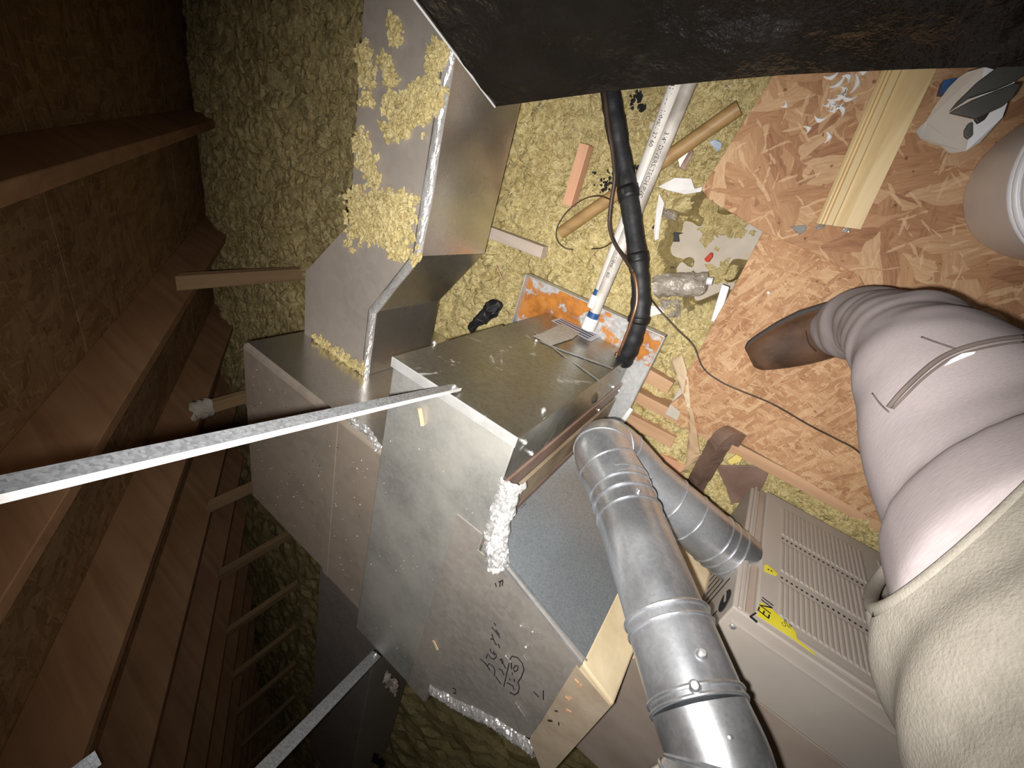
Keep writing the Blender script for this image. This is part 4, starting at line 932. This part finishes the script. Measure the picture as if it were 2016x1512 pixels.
# glints of black film in the far dark
for (q, lb) in (((745, 1500), 'crumpled black plastic scrap in the dark behind the coil cabinet'), ((770, 1345), 'small grey plastic scrap behind the back edge of the coil cabinet')):
    c = at(*q, z=.36); m = MB(); m.grid(lambda u, v: c + V((u - .5) * .07, (v - .5) * .09, .02 * noise.noise(V(u * 5, v * 5, c.x * 9))), 12, 12)
    o = m.build('plastic_scrap', 'clear_bag' if q[0] == 770 else 'black_film'); tag(o, lb, 'plastic scrap')

# ------------------------------------------------------------------ bucket, torn sheet, pliers
bk_ = thing('bucket', 'white plastic bucket standing on the deck at the right edge', 'bucket', (.285, .178, .015))
BC = V(.285, .178, 0)
def lathe(profile, c, seg=56):
    m = MB(); n = len(profile); vs = [c + V(r * math.cos(2 * math.pi * j / seg), r * math.sin(2 * math.pi * j / seg), z) for r, z in profile for j in range(seg)]
    return m.add(vs, [(i * seg + j, i * seg + (j + 1) % seg, (i + 1) * seg + (j + 1) % seg, (i + 1) * seg + j) for i in range(n - 1) for j in range(seg)])
lathe([(.001, .0155), (.105, .0155), (.110, .020), (.111, .03), (.119, .25), (.119, .272), (.115, .272), (.107, .03), (.001, .028)], BC).build('bucket_body', 'white_plastic', bk_, smooth=True)
for z, r in ((.232, .1195), (.250, .1205)): MB().ring(BC + V(0, 0, z), (0, 0, 1), r, .004, 60, 8).build('bucket_rib', 'white_plastic', bk_, smooth=True)
MB().ring(BC + V(0, 0, .272), (0, 0, 1), .1185, .0045, 60, 10).build('bucket_rim', 'white_bright', bk_, smooth=True)
sh = thing('plastic_sheet', 'torn white plastic sheet with wavy edge in front of the bucket', 'plastic sheet', at(1860, 230, z=.16))
out = [(1802, 258), (1822, 240), (1843, 205), (1868, 172), (1888, 152), (1903, 143), (1935, 135), (2000, 150), (1975, 230), (1930, 280), (1900, 298), (1868, 303), (1852, 288), (1830, 281), (1812, 272)]
m = MB(); P = [at(*q, z=.03 + .17 * min(1, (q[0] - 1802) / 130)) + V(0, 0, .004 * math.sin(i * 1.3)) for i, q in enumerate(out)]; m.prism(P, (0, 0, .0015)); m.build('sheet_body', 'sheet_plastic', sh, bevel=.0006)
plr = thing('pliers', 'dark grey pliers resting on the torn white plastic sheet', 'pliers', at(1900, 200, z=.22))
def slab(name, pix, z0, th, mat='tool_grey'): return MB().prism([at(*q, z=z0) for q in pix], (0, 0, th)).build(name, mat, plr, bevel=.0012)
slab('upper_handle', [(1866, 222), (1882, 202), (1920, 165), (1960, 135), (2040, 95), (2040, 135), (1990, 165), (1960, 178), (1905, 196)], .232, .010)
slab('lower_handle', [(1866, 224), (1910, 200), (1990, 168), (2005, 168), (1990, 195), (1970, 212), (1940, 226), (1918, 236)], .220, .008)
slab('jaw', [(1896, 258), (1904, 244), (1912, 242), (1912, 268), (1904, 276), (1896, 270)], .212, .006)
slab('pivot', [(1915, 236), (1930, 222), (1945, 224), (1935, 238), (1922, 246)], .214, .006, 'black')
o = MB().prism([at(*q, z=.016) for q in ((1843, 190), (1850, 166), (1880, 160), (1870, 192))], (0, 0, .02)).build('label_scrap', 'blue_primer'); tag(o, 'dark blue packet lying behind the torn plastic sheet', 'packet')

# ------------------------------------------------------------------ person
pe = thing('person', 'person in pale washed jeans, grey tan sweatshirt and brown boot, standing at the right', 'person', (.15, -.1, .003))
def bake(o, mods):
    for typ, kw in mods:
        m = o.modifiers.new(typ.lower(), typ)
        for k, v in kw.items(): setattr(m, k, v)
    bpy.context.view_layer.update()
    me = bpy.data.meshes.new_from_object(o.evaluated_get(bpy.context.evaluated_depsgraph_get()))
    o.modifiers.clear(); o.data = me
    me.polygons.foreach_set('use_smooth', [True] * len(me.polygons))
    return o
def wrinkle(o, fn):
    me = o.data; n = len(me.vertices); co = np.empty(n * 3, np.float32); no = np.empty(n * 3, np.float32)
    me.vertices.foreach_get('co', co); me.vertices.foreach_get('normal', no); co = co.reshape(-1, 3); no = no.reshape(-1, 3)
    d = np.array([fn(Vector(c.tolist())) for c in co], np.float32)
    me.vertices.foreach_set('co', (co + no * d[:, None]).ravel()); me.update()
# leg path: pixel, height, radius
leg = [((1665, 642), .070, .054), ((1705, 642), .17, .057), ((1750, 650), .27, .056), ((1805, 690), .37, .060), ((1865, 760), .445, .072)]
LP = [at(*q, z=z) for q, z, r in leg] + [V(.236, -.112, .50), V(.280, -.122, .57), V(.290, -.122, .68)]; lr = [r for _, _, r in leg] + [.098, .128, .134]
lp2 = spline(LP, 5); lrr = np.interp(np.linspace(0, len(lr) - 1, len(lp2)), range(len(lr)), lr)
m = MB(); m.tube(lp2, list(lrr), 28)
HIP = V(.285, -.122, .60)
m.tube(spline([HIP + V(.04, -.03, .0), HIP + V(.07, -.06, -.12), HIP + V(.10, -.09, -.30), HIP + V(.11, -.10, -.44), HIP + V(.115, -.105, -.55)], 5), [.11, .108, .105, .10, .095, .092, .088, .084, .08, .076, .072, .069, .067, .065, .064, .062, .06, .06, .06, .06, .06], 24)
m.blob(HIP + V(.015, -.01, .02), .13, (1, 1, 1), 0, ICO2)
jeans = m.build('jeans', 'denim')
bake(jeans, [('REMESH', dict(mode='VOXEL', voxel_size=.006)), ('SMOOTH', dict(factor=.6, iterations=10))])
def fold(c):
    z = c.z; k = max(0, min(1, (.50 - z) / .2))
    return k * (.0075 * noise.noise(V(c.x * 9, c.y * 9, z * 26)) + .004 * noise.noise(V(c.x * 22, c.y * 22, z * 45))) + .003 * noise.noise(V(c.x * 10, c.y * 10, z * 10 + 3))
wrinkle(jeans, fold)
put(jeans, pe)
# sweatshirt torso
HB = V(.300, -.124, .70)
tor = spline([HB + V(-.015, .0, -.20), HB + V(-.008, .0, -.10), HB + V(.0, .0, .02), HB + V(.012, -.008, .14), HB + V(.05, -.01, .32), HB + V(.09, -.01, .50), HB + V(.10, -.01, .62)], 5)
trr = np.interp(np.linspace(0, 6, len(tor)), range(7), [.148, .150, .152, .154, .160, .150, .07])
m = MB(); m.tube(tor, list(trr), 40)
for s_ in (-1, 1): m.tube([tor[-9], tor[-9] + V(.10 * s_ + .06, -.12 * s_, -.02), tor[-9] + V(.16 * s_ + .10, -.19 * s_, -.14)], [.08, .07, .06], 20)
hood = m.build('sweatshirt', 'fleece')
bake(hood, [('REMESH', dict(mode='VOXEL', voxel_size=.007)), ('SMOOTH', dict(factor=.6, iterations=8))])
wrinkle(hood, lambda c: .007 * noise.noise(V(c.x * 7, c.y * 7, c.z * 24)) + .014 * (abs(noise.noise(V(c.x * 6 + 3 + c.z * 9, c.y * 6, c.z * 15 + 2))) - .2))
import bmesh
P1, P2 = at(1752, 1130, z=.605), at(2016, 962, z=.70)
vdir = (P1.lerp(P2, .5) - Vector(EYE)).normalized(); e12 = (P2 - P1).normalized()
nn = e12.cross((vdir + V(0, 0, -.25)).normalized()).normalized()
if nn.dot(V(.3, -.3, 1)) < 0: nn = -nn
bm = bmesh.new(); bm.from_mesh(hood.data)
bmesh.ops.bisect_plane(bm, geom=bm.verts[:] + bm.edges[:] + bm.faces[:], plane_co=P1, plane_no=nn, clear_inner=True)
eds = [e for e in bm.edges if e.is_boundary]
# walk the cut edge so that a hem band can follow it
loop_ = []
if eds:
    nxt = {}
    for e in eds:
        for a_, b_ in ((e.verts[0], e.verts[1]), (e.verts[1], e.verts[0])): nxt.setdefault(a_, []).append(b_)
    cur = eds[0].verts[0]; prev = None; start = cur
    for _ in range(5000):
        loop_.append(cur.co.copy()); c2 = [q for q in nxt[cur] if q is not prev]
        if not c2: break
        prev, cur = cur, c2[0]
        if cur is start: break
bm.to_mesh(hood.data); bm.free(); hood.data.update()
put(hood, pe)
if len(loop_) > 20:
    lp_ = loop_[::3]
    for _ in range(14): lp_ = [(lp_[i - 1] + lp_[i] + lp_[(i + 1) % len(lp_)]) / 3 for i in range(len(lp_))]
    lp_.append(lp_[0]); lp_.append(lp_[1])
    put(MB().tube([q + nn * .003 for q in lp_], .0055, 10, caps=False).build('hem_band', 'fleece', None, smooth=True), pe)
    put(MB().tube([q + nn * .026 + (q - HB).normalized() * .003 for q in lp_], .0022, 6, caps=False).build('hem_stitch', 'fleece', None, smooth=True), pe)
# seams and pocket on the jeans, laid on the cloth
bm_v = [v.co.copy() for v in jeans.data.vertices]; bvh = BVHTree.FromPolygons(bm_v, [tuple(p.vertices) for p in jeans.data.polygons])
def cloth(px, py, lift=.0012):
    w = Vector((R.T @ np.array([px - 1008.0, py - 756.0, F])).tolist()).normalized()
    h = bvh.ray_cast(Vector(EYE), w)
    return h[0] + h[1] * lift if h[0] is not None else None
def seam(pix, r, mat='seam_thread', name='seam'):
    P = [cloth(*q) for q in pix]; P = [p for p in P if p is not None]
    if len(P) > 2: MB().tube(spline(P, 6), r, 6).build(name, mat, pe, smooth=True)
seam([(1752, 803), (1775, 775), (1805, 745), (1840, 715), (1875, 695), (1920, 680), (1970, 670), (2012, 666)], .0022)
seam([(1760, 806), (1785, 780), (1815, 750), (1850, 722), (1880, 704), (1925, 690), (1975, 680), (2012, 676)], .0010)
seam([(1720, 775), (1735, 795), (1752, 812)], .0008)
seam([(1815, 665), (1850, 678), (1880, 688)], .0008)
q = [cloth(*p_, .0026) for p_ in ((1860, 725), (1872, 712), (1895, 700), (1921, 696), (1918, 701), (1890, 712))]
if all(p_ is not None for p_ in q): MB().add(q, [tuple(range(6))]).build('pocket_lining', 'white_bright', pe)
# boot
T = at(1480, 700, z=.0); T.z = 0; dv = V(.63, .776, 0).normalized(); sv = V(-dv.y, dv.x, 0)
secs = [(0.000, .022, .020), (.006, .030, .028), (.03, .037, .036), (.07, .046, .044), (.11, .050, .054), (.15, .046, .075), (.185, .040, .10), (.21, .030, .11)]
m = MB(); seg_ = 24; vs = []
for (u, hw, hh) in secs:
    for j in range(seg_):
        a = 2 * math.pi * j / seg_; ca, sa = math.cos(a), math.sin(a)
        sq = lambda t_, e: math.copysign(abs(t_) ** e, t_)
        vs.append(T + dv * u + sv * (hw * sq(ca, .7)) + V(0, 0, .018 + hh * .5 + hh * .5 * sq(sa, .8)))
nsec = len(secs)
m.add(vs, [(i * seg_ + j, i * seg_ + (j + 1) % seg_, (i + 1) * seg_ + (j + 1) % seg_, (i + 1) * seg_ + j) for i in range(nsec - 1) for j in range(seg_)] + [tuple(range(seg_)), tuple((nsec - 1) * seg_ + j for j in range(seg_))])
boot = m.build('boot', 'boot_leather', pe, smooth=True); boot['label'] = 'brown square-toed leather boot'
ss = boot.modifiers.new('sub', 'SUBSURF'); ss.levels = 2; ss.render_levels = 2
prof = [(u, hw + .004) for u, hw, hh in secs]; prof[0] = (-.004, .024)
poly = [T + dv * u + sv * w_ for u, w_ in prof] + [T + dv * u - sv * w_ for u, w_ in reversed(prof)]
o = MB().prism([q + V(0, 0, .004) for q in poly], (0, 0, .012)).build('boot_sole', 'boot_sole', None, bevel=.003); o.parent = boot; o.matrix_parent_inverse = Matrix.Identity(4)
for k in range(5):
    u = .105 + k * .010; hw = .043
    m = MB().tube(spline([T + dv * (u + .008 * abs(a)) + sv * (hw * a) + V(0, 0, .018 + (.060 + k * .004) * (1 - .42 * a * a)) for a in (-.8, -.4, 0, .4, .8)], 5), .0010, 6)
    o = m.build('crease', 'boot_sole'); o.parent = boot; o.matrix_parent_inverse = Matrix.Identity(4)
